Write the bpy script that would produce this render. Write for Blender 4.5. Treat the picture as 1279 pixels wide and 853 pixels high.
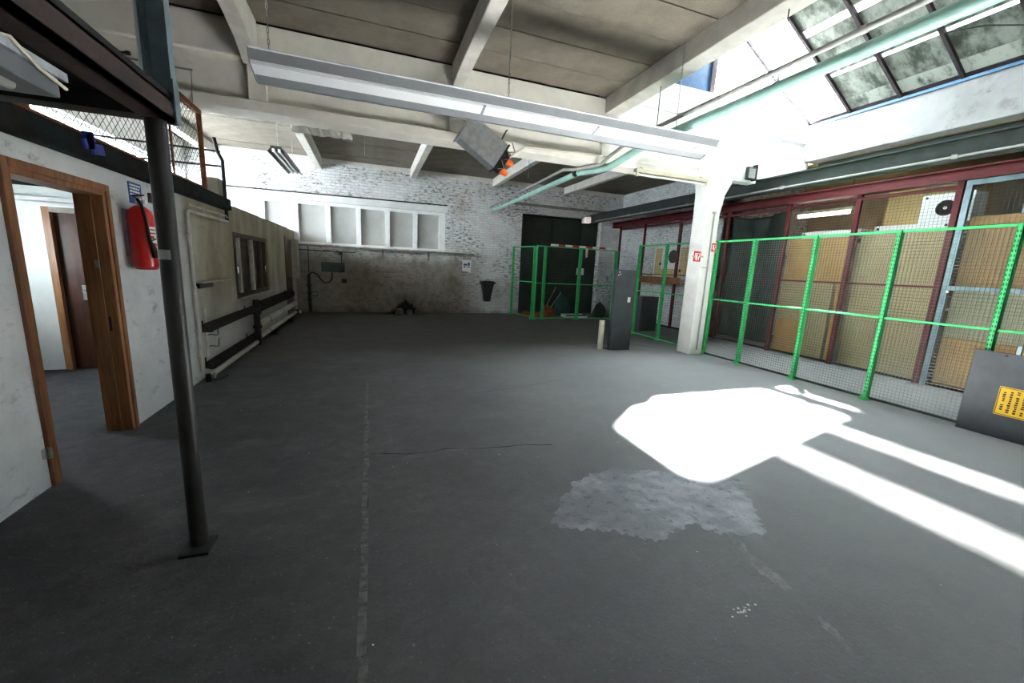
import bpy, math, random
from mathutils import Vector, Matrix

for o in list(bpy.data.objects):
    bpy.data.objects.remove(o)
scn = bpy.context.scene
COL = scn.collection
random.seed(7)

# ------------------------------------------------------------------ camera
YAW, PIT, ROL, EYE = 0.3460, 0.1822, 0.0467, 1.55
fwd = Vector((math.sin(YAW)*math.cos(PIT), math.cos(YAW)*math.cos(PIT), -math.sin(PIT)))
rgt0 = Vector((math.cos(YAW), -math.sin(YAW), 0))
up0 = rgt0.cross(fwd)
rgt = rgt0*math.cos(ROL)+up0*math.sin(ROL)
up = -rgt0*math.sin(ROL)+up0*math.cos(ROL)
cd = bpy.data.cameras.new('camera')
cd.sensor_width = 36; cd.lens = 497.0/1279*36; cd.clip_start = 0.05; cd.clip_end = 200
cam = bpy.data.objects.new('camera', cd); COL.objects.link(cam)
R3 = Matrix((rgt, up, -fwd)).transposed()
cam.matrix_world = Matrix.Translation((0, 0, EYE)) @ R3.to_4x4()
scn.camera = cam

# ------------------------------------------------------------------ light
SKY, SUN, EXPO = 3.0, 46.0, 4.0
w = bpy.data.worlds.new('sky'); scn.world = w; w.use_nodes = True
wn = w.node_tree.nodes['Background']
wn.inputs[0].default_value = (0.86, 0.94, 1.0, 1); wn.inputs[1].default_value = SKY
sd = bpy.data.lights.new('sun', 'SUN'); sd.energy = SUN; sd.angle = math.radians(3.2); sd.color = (1, 0.97, 0.92)
sun = bpy.data.objects.new('sun', sd); COL.objects.link(sun)
sun.location = (9, 9, 12)
sun.rotation_euler = Vector((-0.585, -0.53, -1)).to_track_quat('-Z', 'Y').to_euler()
vs = scn.view_settings
vs.view_transform = 'Standard'; vs.look = 'None'; vs.gamma = 1; vs.use_curve_mapping = False
vs.exposure = EXPO


def portal(loc, sx, sy, direction):
    l = bpy.data.lights.new('window_portal', 'AREA'); l.shape = 'RECTANGLE'; l.size = sx; l.size_y = sy
    l.cycles.is_portal = True
    o = bpy.data.objects.new('window_portal', l); COL.objects.link(o); o.location = loc
    o.rotation_euler = Vector(direction).to_track_quat('-Z', 'Y').to_euler()


# ------------------------------------------------------------------ materials
def rgba(c): return (c[0], c[1], c[2], 1)


def nodes_of(name):
    m = bpy.data.materials.new(name); m.use_nodes = True
    nt = m.node_tree
    return m, nt, nt.nodes, nt.links, nt.nodes['Principled BSDF']


def mixc(nt, fac, a, b):
    n = nt.nodes.new('ShaderNodeMix'); n.data_type = 'RGBA'
    for sock, v in ((n.inputs[0], fac), (n.inputs[6], a), (n.inputs[7], b)):
        if isinstance(v, (int, float)): sock.default_value = v
        elif isinstance(v, tuple): sock.default_value = rgba(v)
        else: nt.links.new(v, sock)
    return n.outputs[2]


def noise(nt, vec, scale, detail=5, rough=0.6):
    n = nt.nodes.new('ShaderNodeTexNoise'); n.inputs['Scale'].default_value = scale
    n.inputs['Detail'].default_value = detail; n.inputs['Roughness'].default_value = rough
    nt.links.new(vec, n.inputs['Vector']); return n.outputs['Fac']


def ramp(nt, fac, lo, hi):
    n = nt.nodes.new('ShaderNodeMapRange'); n.interpolation_type = 'SMOOTHSTEP'
    n.inputs[1].default_value = lo; n.inputs[2].default_value = hi
    nt.links.new(fac, n.inputs[0]); return n.outputs[0]


def math_n(nt, op, a, b=None):
    n = nt.nodes.new('ShaderNodeMath'); n.operation = op
    for i, v in enumerate((a, b)):
        if v is None: continue
        if isinstance(v, (int, float)): n.inputs[i].default_value = v
        else: nt.links.new(v, n.inputs[i])
    return n.outputs[0]


def coords(nt):
    return nt.nodes.new('ShaderNodeTexCoord').outputs['Object']


def scaled(nt, vec, s):
    n = nt.nodes.new('ShaderNodeMapping'); n.inputs['Scale'].default_value = s
    nt.links.new(vec, n.inputs[0]); return n.outputs[0]


def mat(name, base, var=0.12, scale=6, rough=0.7, metal=0.0, bump=0.0, bscale=40, stains=(), stretch=None, spec=0.3):
    m, nt, N, L, P = nodes_of(name)
    v = coords(nt)
    if stretch: v = scaled(nt, v, stretch)
    a = tuple(min(1, c*(1-var)) for c in base); b = tuple(min(1, c*(1+var)) for c in base)
    col = mixc(nt, ramp(nt, noise(nt, v, scale), 0.3, 0.7), a, b)
    for (sc, ssc, lo, hi, amt) in stains:
        f = math_n(nt, 'MULTIPLY', ramp(nt, noise(nt, v, ssc, 8, 0.65), lo, hi), amt)
        col = mixc(nt, f, col, sc)
    L.new(col, P.inputs['Base Color'])
    P.inputs['Roughness'].default_value = rough; P.inputs['Metallic'].default_value = metal
    P.inputs['Specular IOR Level'].default_value = spec
    if bump:
        bn = N.new('ShaderNodeBump'); bn.inputs['Strength'].default_value = bump; bn.inputs['Distance'].default_value = 0.01
        L.new(noise(nt, v, bscale, 6), bn.inputs['Height']); L.new(bn.outputs[0], P.inputs['Normal'])
    return m


def brick_mat(name, axis, paint, dirt, brick, lowz=None, worn=0.45):
    """painted brickwork; axis is the world axis along the wall"""
    m, nt, N, L, P = nodes_of(name)
    v = coords(nt)
    s = N.new('ShaderNodeSeparateXYZ'); L.new(v, s.inputs[0])
    c = N.new('ShaderNodeCombineXYZ'); L.new(s.outputs[axis], c.inputs[0]); L.new(s.outputs[2], c.inputs[1])
    bt = N.new('ShaderNodeTexBrick'); L.new(c.outputs[0], bt.inputs['Vector'])
    bt.inputs['Scale'].default_value = 1.0; bt.inputs['Brick Width'].default_value = 0.25
    bt.inputs['Row Height'].default_value = 0.077; bt.inputs['Mortar Size'].default_value = 0.007
    bt.inputs['Mortar Smooth'].default_value = 0.4
    bt.inputs['Color1'].default_value = rgba(paint); bt.inputs['Color2'].default_value = rgba(tuple(x*0.86 for x in paint))
    bt.inputs['Mortar'].default_value = rgba(tuple(x*0.62 for x in paint))
    col = bt.outputs['Color']
    pits = ramp(nt, noise(nt, scaled(nt, v, (7, 7, 18)), 1.0, 6, 0.75), 0.50, 0.58)
    area = ramp(nt, noise(nt, v, 0.9, 3), 0.34, 0.56)
    col = mixc(nt, math_n(nt, 'MULTIPLY', math_n(nt, 'MULTIPLY', pits, area), worn+0.4), col, (0.04, 0.036, 0.032))
    d = ramp(nt, noise(nt, v, 1.6, 6, 0.6), 0.45, 0.75)
    col = mixc(nt, math_n(nt, 'MULTIPLY', d, 0.5), col, dirt)
    if lowz:
        for (cx, cz, rad, scol) in ((2.55, 0.95, 0.55, (0.07, 0.06, 0.025)), (1.0, 0.25, 0.55, (0.05, 0.045, 0.035)), (-0.2, 0.9, 0.8, (0.20, 0.15, 0.10))):
            vd = N.new('ShaderNodeVectorMath'); vd.operation = 'DISTANCE'; L.new(c.outputs[0], vd.inputs[0]); vd.inputs[1].default_value = (cx, cz, 0)
            dd = math_n(nt, 'ADD', vd.outputs['Value'], math_n(nt, 'MULTIPLY', noise(nt, v, 3.5, 6), 0.6))
            q = N.new('ShaderNodeMapRange'); q.interpolation_type = 'SMOOTHSTEP'; q.inputs[1].default_value = rad+0.25; q.inputs[2].default_value = rad-0.2; L.new(dd, q.inputs[0])
            col = mixc(nt, math_n(nt, 'MULTIPLY', q.outputs[0], 0.75), col, scol)
        zf = math_n(nt, 'ADD', s.outputs[2], math_n(nt, 'MULTIPLY', noise(nt, v, 1.3, 5), 0.9))  # below the window down to the base: dirt and shade painted together
        low = N.new('ShaderNodeMapRange'); low.interpolation_type = 'SMOOTHSTEP'
        low.inputs[1].default_value = lowz+0.65; low.inputs[2].default_value = lowz+0.2; L.new(zf, low.inputs[0])
        xs = ramp(nt, s.outputs[0], 3.9, 2.6)
        f = math_n(nt, 'MULTIPLY', math_n(nt, 'MULTIPLY', low.outputs[0], xs), 0.82)
        bc = mixc(nt, ramp(nt, noise(nt, v, 5, 6), 0.4, 0.65), brick, tuple(x*0.55 for x in brick))
        col = mixc(nt, f, col, bc)
        base = N.new('ShaderNodeMapRange'); base.inputs[1].default_value = 0.65; base.inputs[2].default_value = 0.35; L.new(zf, base.inputs[0])
        col = mixc(nt, math_n(nt, 'MULTIPLY', base.outputs[0], 0.6), col, (0.09, 0.05, 0.035))
    L.new(col, P.inputs['Base Color']); P.inputs['Roughness'].default_value = 0.75
    bn = N.new('ShaderNodeBump'); bn.inputs['Strength'].default_value = 0.8; bn.inputs['Distance'].default_value = 0.012
    h = math_n(nt, 'ADD', math_n(nt, 'SUBTRACT', 1.0, bt.outputs['Fac']), math_n(nt, 'MULTIPLY', noise(nt, v, 30, 6), 0.5))
    L.new(h, bn.inputs['Height']); L.new(bn.outputs[0], P.inputs['Normal'])
    return m


def wood_mat(name, base, dark, along=2, rough=0.45, scale=1.0):
    m, nt, N, L, P = nodes_of(name)
    st = [14*scale]*3; st[along] = 1.2*scale
    v = scaled(nt, coords(nt), st)
    f = ramp(nt, noise(nt, v, 2.0, 7, 0.65), 0.32, 0.68)
    col = mixc(nt, f, dark, base)
    col = mixc(nt, math_n(nt, 'MULTIPLY', ramp(nt, noise(nt, coords(nt), 5, 6), 0.58, 0.75), 0.35), col, tuple(x*0.45 for x in dark))
    L.new(col, P.inputs['Base Color']); P.inputs['Roughness'].default_value = rough
    bn = N.new('ShaderNodeBump'); bn.inputs['Strength'].default_value = 0.15; L.new(f, bn.inputs['Height']); L.new(bn.outputs[0], P.inputs['Normal'])
    return m


def emit_mat(name, c, s):
    m, nt, N, L, P = nodes_of(name)
    P.inputs['Base Color'].default_value = rgba(c)
    P.inputs['Emission Color'].default_value = rgba(c); P.inputs['Emission Strength'].default_value = s
    return m


def glass_clear(name, tint=(0.95, 0.97, 0.98), gloss=0.05):
    m, nt, N, L, P = nodes_of(name)
    N.remove(P); out = N['Material Output']
    t = N.new('ShaderNodeBsdfTransparent'); t.inputs[0].default_value = rgba(tint)
    g = N.new('ShaderNodeBsdfGlossy'); g.inputs['Roughness'].default_value = 0.08
    mx = N.new('ShaderNodeMixShader'); mx.inputs[0].default_value = gloss
    L.new(t.outputs[0], mx.inputs[1]); L.new(g.outputs[0], mx.inputs[2]); L.new(mx.outputs[0], out.inputs[0])
    return m


def glass_dirty(name, seed, clean=0.10, grime=0.012, lo=0.38, hi=0.66):
    """grimy rooflight glass: thin film of dirt that lets a little light through"""
    m, nt, N, L, P = nodes_of(name)
    N.remove(P); out = N['Material Output']
    mp = N.new('ShaderNodeMapping'); mp.inputs['Location'].default_value = (seed*3.1, seed*1.7, 0); mp.inputs['Scale'].default_value = (1.6, 3.2, 1.6)
    L.new(coords(nt), mp.inputs[0]); v = mp.outputs[0]
    f = ramp(nt, noise(nt, v, 1.3, 9, 0.72), lo, hi)
    colr = mixc(nt, f, (clean*0.92, clean, clean*0.95), (grime*0.95, grime, grime*0.9))
    t = N.new('ShaderNodeBsdfTranslucent'); L.new(colr, t.inputs[0])
    d = N.new('ShaderNodeBsdfDiffuse'); L.new(mixc(nt, f, (0.20, 0.22, 0.20), (0.05, 0.06, 0.05)), d.inputs[0])
    a = N.new('ShaderNodeAddShader'); L.new(t.outputs[0], a.inputs[0]); L.new(d.outputs[0], a.inputs[1])
    L.new(a.outputs[0], out.inputs[0])
    return m


def floor_mat():
    m, nt, N, L, P = nodes_of('worn_concrete_floor')
    v = coords(nt)
    s = N.new('ShaderNodeSeparateXYZ'); L.new(v, s.inputs[0])
    col = mixc(nt, ramp(nt, noise(nt, v, 0.55, 5, 0.6), 0.32, 0.68), (0.034, 0.036, 0.039), (0.082, 0.084, 0.086))
    col = mixc(nt, math_n(nt, 'MULTIPLY', ramp(nt, noise(nt, v, 2.4, 8, 0.7), 0.4, 0.75), 0.5), col, (0.115, 0.115, 0.113))
    col = mixc(nt, math_n(nt, 'MULTIPLY', ramp(nt, noise(nt, scaled(nt, v, (1, 0.45, 1)), 1.1, 7, 0.65), 0.55, 0.72), 0.45), col, (0.045, 0.045, 0.047))
    col = mixc(nt, math_n(nt, 'MULTIPLY', ramp(nt, noise(nt, v, 38, 4, 0.7), 0.52, 0.66), 0.6), col, (0.035, 0.035, 0.037))
    col = mixc(nt, math_n(nt, 'MULTIPLY', ramp(nt, noise(nt, v, 60, 3, 0.6), 0.62, 0.70), 0.55), col, (0.3, 0.3, 0.3))
    col = mixc(nt, math_n(nt, 'MULTIPLY', ramp(nt, noise(nt, v, 9, 8, 0.8), 0.40, 0.62), 0.6), col, (0.032, 0.032, 0.034))
    col = mixc(nt, math_n(nt, 'MULTIPLY', ramp(nt, noise(nt, scaled(nt, v, (0.5, 1.8, 1)), 1.4, 8, 0.7), 0.56, 0.74), 0.55), col, (0.145, 0.146, 0.147))
    # light falloff painted into the colour: paler towards the sunlit caged side
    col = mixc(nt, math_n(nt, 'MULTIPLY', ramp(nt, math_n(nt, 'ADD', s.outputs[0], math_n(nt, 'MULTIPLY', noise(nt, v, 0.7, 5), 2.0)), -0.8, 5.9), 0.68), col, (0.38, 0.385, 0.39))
    yb = ramp(nt, math_n(nt, 'ADD', s.outputs[1], math_n(nt, 'MULTIPLY', noise(nt, v, 0.8, 4), 1.2)), 7.2, 8.6)
    col = mixc(nt, math_n(nt, 'MULTIPLY', yb, 0.78), col, (0.046, 0.042, 0.036))  # crossbeam's shade on the rear bay floor, painted in as brown
    L.new(col, P.inputs['Base Color'])
    r = N.new('ShaderNodeMapRange'); r.inputs[3].default_value = 0.52; r.inputs[4].default_value = 0.85
    L.new(noise(nt, v, 3, 6), r.inputs[0]); L.new(r.outputs[0], P.inputs['Roughness'])
    P.inputs['Specular IOR Level'].default_value = 0.35
    bn = N.new('ShaderNodeBump'); bn.inputs['Strength'].default_value = 0.7; bn.inputs['Distance'].default_value = 0.008
    L.new(noise(nt, v, 45, 8, 0.7), bn.inputs['Height']); L.new(bn.outputs[0], P.inputs['Normal'])
    return m


def wall_left_mat():
    m, nt, N, L, P = nodes_of('painted_cabin_wall')
    v = coords(nt); s = N.new('ShaderNodeSeparateXYZ'); L.new(v, s.inputs[0])
    white = mixc(nt, ramp(nt, noise(nt, v, 2.2, 7), 0.35, 0.7), (0.50, 0.515, 0.525), (0.62, 0.63, 0.64))
    beige = mixc(nt, ramp(nt, noise(nt, scaled(nt, v, (1, 1, 0.5)), 1.8, 7), 0.35, 0.7), (0.20, 0.165, 0.10), (0.36, 0.315, 0.225))
    yy = math_n(nt, 'ADD', s.outputs[1], math_n(nt, 'MULTIPLY', noise(nt, v, 2.5, 5), 1.1))
    zz = math_n(nt, 'MULTIPLY', ramp(nt, s.outputs[2], 0.2, 1.4), 1.0)
    f = math_n(nt, 'MULTIPLY', ramp(nt, yy, 5.6, 6.9), math_n(nt, 'ADD', math_n(nt, 'MULTIPLY', zz, 0.55), 0.45))
    col = mixc(nt, f, white, beige)
    col = mixc(nt, math_n(nt, 'MULTIPLY', ramp(nt, noise(nt, scaled(nt, v, (1, 1.5, 3.0)), 3.1, 8, 0.7), 0.56, 0.70), 0.55), col, (0.16, 0.155, 0.145))
    col = mixc(nt, math_n(nt, 'MULTIPLY', ramp(nt, noise(nt, v, 22, 4), 0.68, 0.74), 0.7), col, (0.12, 0.115, 0.105))
    L.new(col, P.inputs['Base Color']); P.inputs['Roughness'].default_value = 0.75
    bn = N.new('ShaderNodeBump'); bn.inputs['Strength'].default_value = 0.4; bn.inputs['Distance'].default_value = 0.01
    L.new(noise(nt, v, 18, 7), bn.inputs['Height']); L.new(bn.outputs[0], P.inputs['Normal'])
    return m


M = {}
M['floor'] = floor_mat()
M['wall_left'] = wall_left_mat()
M['white_plaster'] = mat('white_plaster', (0.70, 0.70, 0.69), 0.08, 3, 0.8, bump=0.25, stains=(((0.2, 0.19, 0.17), 3.5, 0.62, 0.78, 0.4),))
M['cabin_white'] = mat('cabin_white', (0.72, 0.76, 0.74), 0.06, 3, 0.7, bump=0.1)
M['back_brick'] = brick_mat('painted_back_brick', 0, (0.74, 0.74, 0.74), (0.36, 0.33, 0.28), (0.20, 0.165, 0.122), lowz=1.75)
M['side_brick'] = brick_mat('painted_side_brick', 1, (0.80, 0.81, 0.84), (0.5, 0.5, 0.5), (0.3, 0.25, 0.2), worn=0.2)
M['slab'] = mat('woodwool_ceiling_plank', (0.185, 0.162, 0.128), 0.16, 2.5, 0.95, bump=0.9, bscale=60, stains=(((0.12, 0.105, 0.085), 1.7, 0.5, 0.75, 0.5), ((0.36, 0.34, 0.30), 40, 0.58, 0.7, 0.35)))
M['rib'] = mat('painted_concrete_rib', (0.64, 0.61, 0.56), 0.1, 4, 0.8, bump=0.3, stains=(((0.25, 0.23, 0.2), 3, 0.6, 0.8, 0.5),))
M['beam'] = mat('painted_concrete_beam', (0.86, 0.82, 0.745), 0.06, 3, 0.75, bump=0.2, stains=(((0.33, 0.30, 0.26), 2.5, 0.62, 0.8, 0.35),))
M['column'] = mat('white_column_paint', (0.80, 0.80, 0.77), 0.05, 5, 0.7, bump=0.2, stains=(((0.3, 0.28, 0.25), 6, 0.64, 0.76, 0.45),))
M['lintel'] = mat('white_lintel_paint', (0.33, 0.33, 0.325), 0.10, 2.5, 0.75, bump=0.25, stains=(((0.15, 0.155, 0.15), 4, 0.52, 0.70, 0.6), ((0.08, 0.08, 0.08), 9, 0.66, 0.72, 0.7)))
M['joint'] = mat('joint_mortar', (0.15, 0.15, 0.145), 0.4, 18, 0.9, bump=0.8, bscale=30)
M['crack'] = mat('dark_crack', (0.018, 0.018, 0.018), 0.2, 30, 0.95)
M['screed'] = mat('pale_screed', (0.30, 0.31, 0.345), 0.18, 9, 0.55, bump=0.35, stains=(((0.16, 0.165, 0.185), 2.2, 0.40, 0.60, 0.85), ((0.08, 0.08, 0.085), 14, 0.55, 0.66, 0.7), ((0.07, 0.07, 0.07), 45, 0.60, 0.68, 0.6)))
M['trail'] = mat('scraped_concrete', (0.27, 0.272, 0.277), 0.2, 9, 0.85, stains=(((0.20, 0.20, 0.202), 6, 0.42, 0.56, 0.9), ((0.2, 0.2, 0.2), 30, 0.5, 0.6, 0.8)))
M['brown_wood'] = wood_mat('varnished_brown_frame', (0.26, 0.105, 0.032), (0.12, 0.042, 0.014), 2, 0.4)
M['worn_wood'] = wood_mat('worn_door_lining', (0.36, 0.17, 0.07), (0.20, 0.085, 0.033), 2, 0.35)
M['door_dark'] = wood_mat('dark_brown_door', (0.075, 0.026, 0.012), (0.042, 0.014, 0.007), 2, 0.35)
M['window_wood'] = wood_mat('weathered_window_wood', (0.105, 0.066, 0.042), (0.055, 0.034, 0.022), 2, 0.7)
M['curtain'] = mat('brown_curtain', (0.115, 0.088, 0.068), 0.25, 9, 0.9, stretch=(6, 6, 0.4))
M['pale_wood'] = mat('pale_painted_wood', (0.34, 0.31, 0.26), 0.15, 8, 0.6)
M['fascia'] = mat('dark_tar_fascia', (0.014, 0.014, 0.013), 0.4, 7, 0.95, bump=0.4, spec=0.1, stains=(((0.006, 0.026, 0.03), 1.4, 0.5, 0.65, 0.9), ((0.05, 0.04, 0.03), 5, 0.6, 0.75, 0.6)))
M['blue_rag'] = mat('blue_plastic', (0.02, 0.03, 0.20), 0.3, 12, 0.5)
M['black_steel'] = mat('black_steel', (0.018, 0.018, 0.018), 0.3, 12, 0.5, 0.3)
M['pole'] = mat('dark_painted_pole', (0.032, 0.031, 0.030), 0.25, 9, 0.42, 0.2, bump=0.15, stains=(((0.16, 0.12, 0.08), 7, 0.68, 0.74, 0.8),), stretch=(1, 1, 0.5))
M['brown_steel'] = mat('rust_brown_steel', (0.034, 0.020, 0.017), 0.25, 6, 0.55, 0.2, bump=0.15)
M['deck'] = mat('black_deck_underside', (0.014, 0.013, 0.012), 0.3, 4, 0.85)
M['blue_steel'] = mat('blue_grey_galvanised', (0.19, 0.245, 0.28), 0.14, 10, 0.4, 0.6)
M['galv'] = mat('galvanised_sheet', (0.60, 0.64, 0.68), 0.14, 12, 0.30, 0.85, stains=(((0.25, 0.3, 0.38), 14, 0.55, 0.7, 0.5),))
M['grey_metal'] = mat('grey_enamel', (0.13, 0.135, 0.14), 0.1, 6, 0.45, 0.1)
M['lamp_wing'] = mat('grey_white_reflector', (0.30, 0.315, 0.33), 0.06, 4, 0.4, 0.1)
M['lamp_white'] = mat('white_diffuser', (0.93, 0.95, 0.97), 0.03, 4, 0.35)
M['tube_off'] = mat('unlit_tube_glass', (0.82, 0.83, 0.80), 0.03, 4, 0.25)
M['tube_on'] = emit_mat('lit_tube', (1, 0.93, 0.78), 2.2)
M['lamp_on_small'] = emit_mat('lit_bulkhead', (1, 0.85, 0.8), 0.03)
M['cream'] = mat('cream_enamel', (0.62, 0.57, 0.44), 0.08, 6, 0.5)
M['red'] = mat('extinguisher_red', (0.50, 0.010, 0.008), 0.06, 4, 0.28, spec=0.5)
M['red_sign'] = mat('red_sign', (0.52, 0.018, 0.018), 0.06, 6, 0.45)
M['white'] = mat('white_print', (0.80, 0.80, 0.79), 0.04, 6, 0.6)
M['paper'] = mat('paper_white', (0.66, 0.66, 0.63), 0.06, 9, 0.85)
M['blue_sign'] = mat('blue_sign', (0.018, 0.045, 0.19), 0.12, 9, 0.45)
M['rubber'] = mat('black_rubber', (0.012, 0.012, 0.012), 0.2, 9, 0.55)
M['brass'] = mat('brass', (0.5, 0.36, 0.14), 0.15, 12, 0.35, 0.9)
M['chrome'] = mat('dull_chrome', (0.62, 0.61, 0.58), 0.1, 9, 0.25, 0.95)
M['rust'] = mat('rusty_steel', (0.20, 0.065, 0.024), 0.35, 14, 0.8, 0.1, bump=0.3)
M['wire'] = mat('dark_wire', (0.030, 0.030, 0.028), 0.2, 9, 0.5, 0.5)
M['mesh_wire'] = mat('galvanised_green_wire', (0.13, 0.14, 0.13), 0.3, 3, 0.38, 0.75)
M['red_wire'] = mat('dark_red_wire', (0.09, 0.045, 0.04), 0.3, 3, 0.5, 0.4)
M['green'] = mat('bright_green_paint', (0.05, 0.48, 0.15), 0.15, 9, 0.42, stains=(((0.02, 0.13, 0.05), 9, 0.6, 0.75, 0.5),))
M['hole'] = mat('punched_hole', (0.008, 0.03, 0.012), 0.2, 9, 0.9)
M['redox'] = mat('oxide_red_steel', (0.098, 0.012, 0.015), 0.15, 7, 0.5, 0.1)
M['grid_grey'] = mat('grey_panel_paint', (0.050, 0.056, 0.062), 0.12, 5, 0.5, 0.2)
M['yellow'] = mat('yellow_sign', (0.72, 0.44, 0.010), 0.06, 9, 0.5)
M['ink'] = mat('dark_ink', (0.05, 0.02, 0.008), 0.2, 20, 0.7)
M['pipe_grey'] = mat('grey_pipe', (0.33, 0.33, 0.31), 0.15, 8, 0.5, 0.2)
M['pipe_white'] = mat('off_white_pipe_paint', (0.50, 0.48, 0.43), 0.15, 8, 0.6, stains=(((0.15, 0.1, 0.07), 9, 0.62, 0.75, 0.6),))
M['mint'] = mat('mint_pipe_paint', (0.30, 0.50, 0.43), 0.1, 5, 0.4, stains=(((0.45, 0.42, 0.10), 1.7, 0.64, 0.74, 0.5),))
M['crane'] = mat('grey_green_steel', (0.048, 0.060, 0.057), 0.18, 5, 0.55, 0.15)
M['fin'] = mat('sooty_fins', (0.040, 0.032, 0.027), 0.4, 10, 0.7, 0.2)
M['door_green'] = mat('black_green_door', (0.018, 0.024, 0.017), 0.2, 4, 0.5, bump=0.05)
M['pane_grey'] = mat('obscured_grey_pane', (0.43, 0.43, 0.405), 0.08, 2.5, 0.35, stains=(((0.30, 0.29, 0.25), 5, 0.55, 0.75, 0.4),))
M['pane_blind'] = mat('striped_net_pane', (0.36, 0.39, 0.42), 0.35, 7, 0.5, stretch=(3, 3, 0.15))
M['tarp'] = mat('dark_green_tarpaulin', (0.014, 0.030, 0.023), 0.3, 4, 0.65, bump=0.2, bscale=8)
M['chip_tan'] = mat('tan_chipboard', (0.42, 0.33, 0.19), 0.08, 30, 0.8, stains=(((0.30, 0.22, 0.11), 1.6, 0.45, 0.7, 0.4),))
M['chip_orange'] = mat('orange_plywood', (0.50, 0.285, 0.105), 0.1, 5, 0.7, stretch=(1, 1, 0.3))
M['chip_brown'] = mat('brown_plywood', (0.36, 0.215, 0.095), 0.1, 5, 0.75)
M['chip_green'] = mat('pale_green_tan_board', (0.40, 0.37, 0.25), 0.08, 12, 0.8)
M['card'] = mat('cardboard', (0.60, 0.46, 0.22), 0.06, 6, 0.9)
M['ac_white'] = mat('white_casing', (0.78, 0.80, 0.82), 0.04, 6, 0.4)
M['dark_grille'] = mat('dark_grille', (0.02, 0.021, 0.024), 0.2, 9, 0.5)
M['storage_wall'] = mat('tan_storage_wall', (0.36, 0.30, 0.20), 0.15, 2, 0.9)
M['plastic_bin'] = mat('black_bin_plastic', (0.020, 0.022, 0.026), 0.15, 8, 0.45)
M['dead_leaf'] = mat('dead_weed', (0.022, 0.020, 0.013), 0.4, 20, 0.9)
M['stone'] = mat('dirty_block', (0.14, 0.135, 0.12), 0.2, 9, 0.95, bump=0.5)
M['box_green'] = mat('grey_green_box', (0.045, 0.060, 0.057), 0.15, 8, 0.55)
M['conduit_green'] = mat('old_green_conduit', (0.030, 0.046, 0.030), 0.2, 8, 0.6)
M['ledge'] = mat('dirty_ledge', (0.20, 0.18, 0.15), 0.25, 8, 0.8)
M['orange_cap'] = mat('orange_valve', (0.78, 0.13, 0.018), 0.1, 9, 0.4)
M['orange_bag'] = mat('orange_sack', (0.33, 0.08, 0.025), 0.2, 9, 0.8)
M['teal_bag'] = mat('teal_sheet', (0.012, 0.07, 0.065), 0.2, 9, 0.7)
M['red_stripe'] = mat('barrier_red', (0.50, 0.022, 0.016), 0.1, 9, 0.5)
M['white_stripe'] = mat('barrier_white', (0.72, 0.72, 0.70), 0.06, 9, 0.5)
M['plastic'] = mat('crumpled_clear_plastic', (0.55, 0.53, 0.48), 0.12, 9, 0.3)
M['blue_pane'] = mat('blue_painted_pane', (0.010, 0.045, 0.10), 0.25, 14, 0.4, stains=(((0.15, 0.25, 0.33), 25, 0.66, 0.72, 0.6),))
M['blue_strip'] = mat('pale_blue_flashing', (0.12, 0.24, 0.40), 0.12, 9, 0.5)
M['bar'] = mat('tarred_glazing_bar', (0.030, 0.022, 0.026), 0.3, 9, 0.8)
M['clear'] = glass_clear('clear_roof_glass')
M['slit'] = glass_clear('dusty_clear_glass', (0.34, 0.345, 0.345), 0.04)
M['sky_pane'] = glass_clear('clean_side_glass', (0.95, 0.96, 0.96), 0.06)
M['dirty'] = [glass_dirty('grimy_roof_glass', k, 0.013, 0.0012) for k in range(4)]
M['dirty_low'] = [glass_dirty('streaked_roof_glass', k+9, 0.03, 0.003, 0.45, 0.66) for k in range(2)]


# ------------------------------------------------------------------ builders
WL = {}


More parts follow.
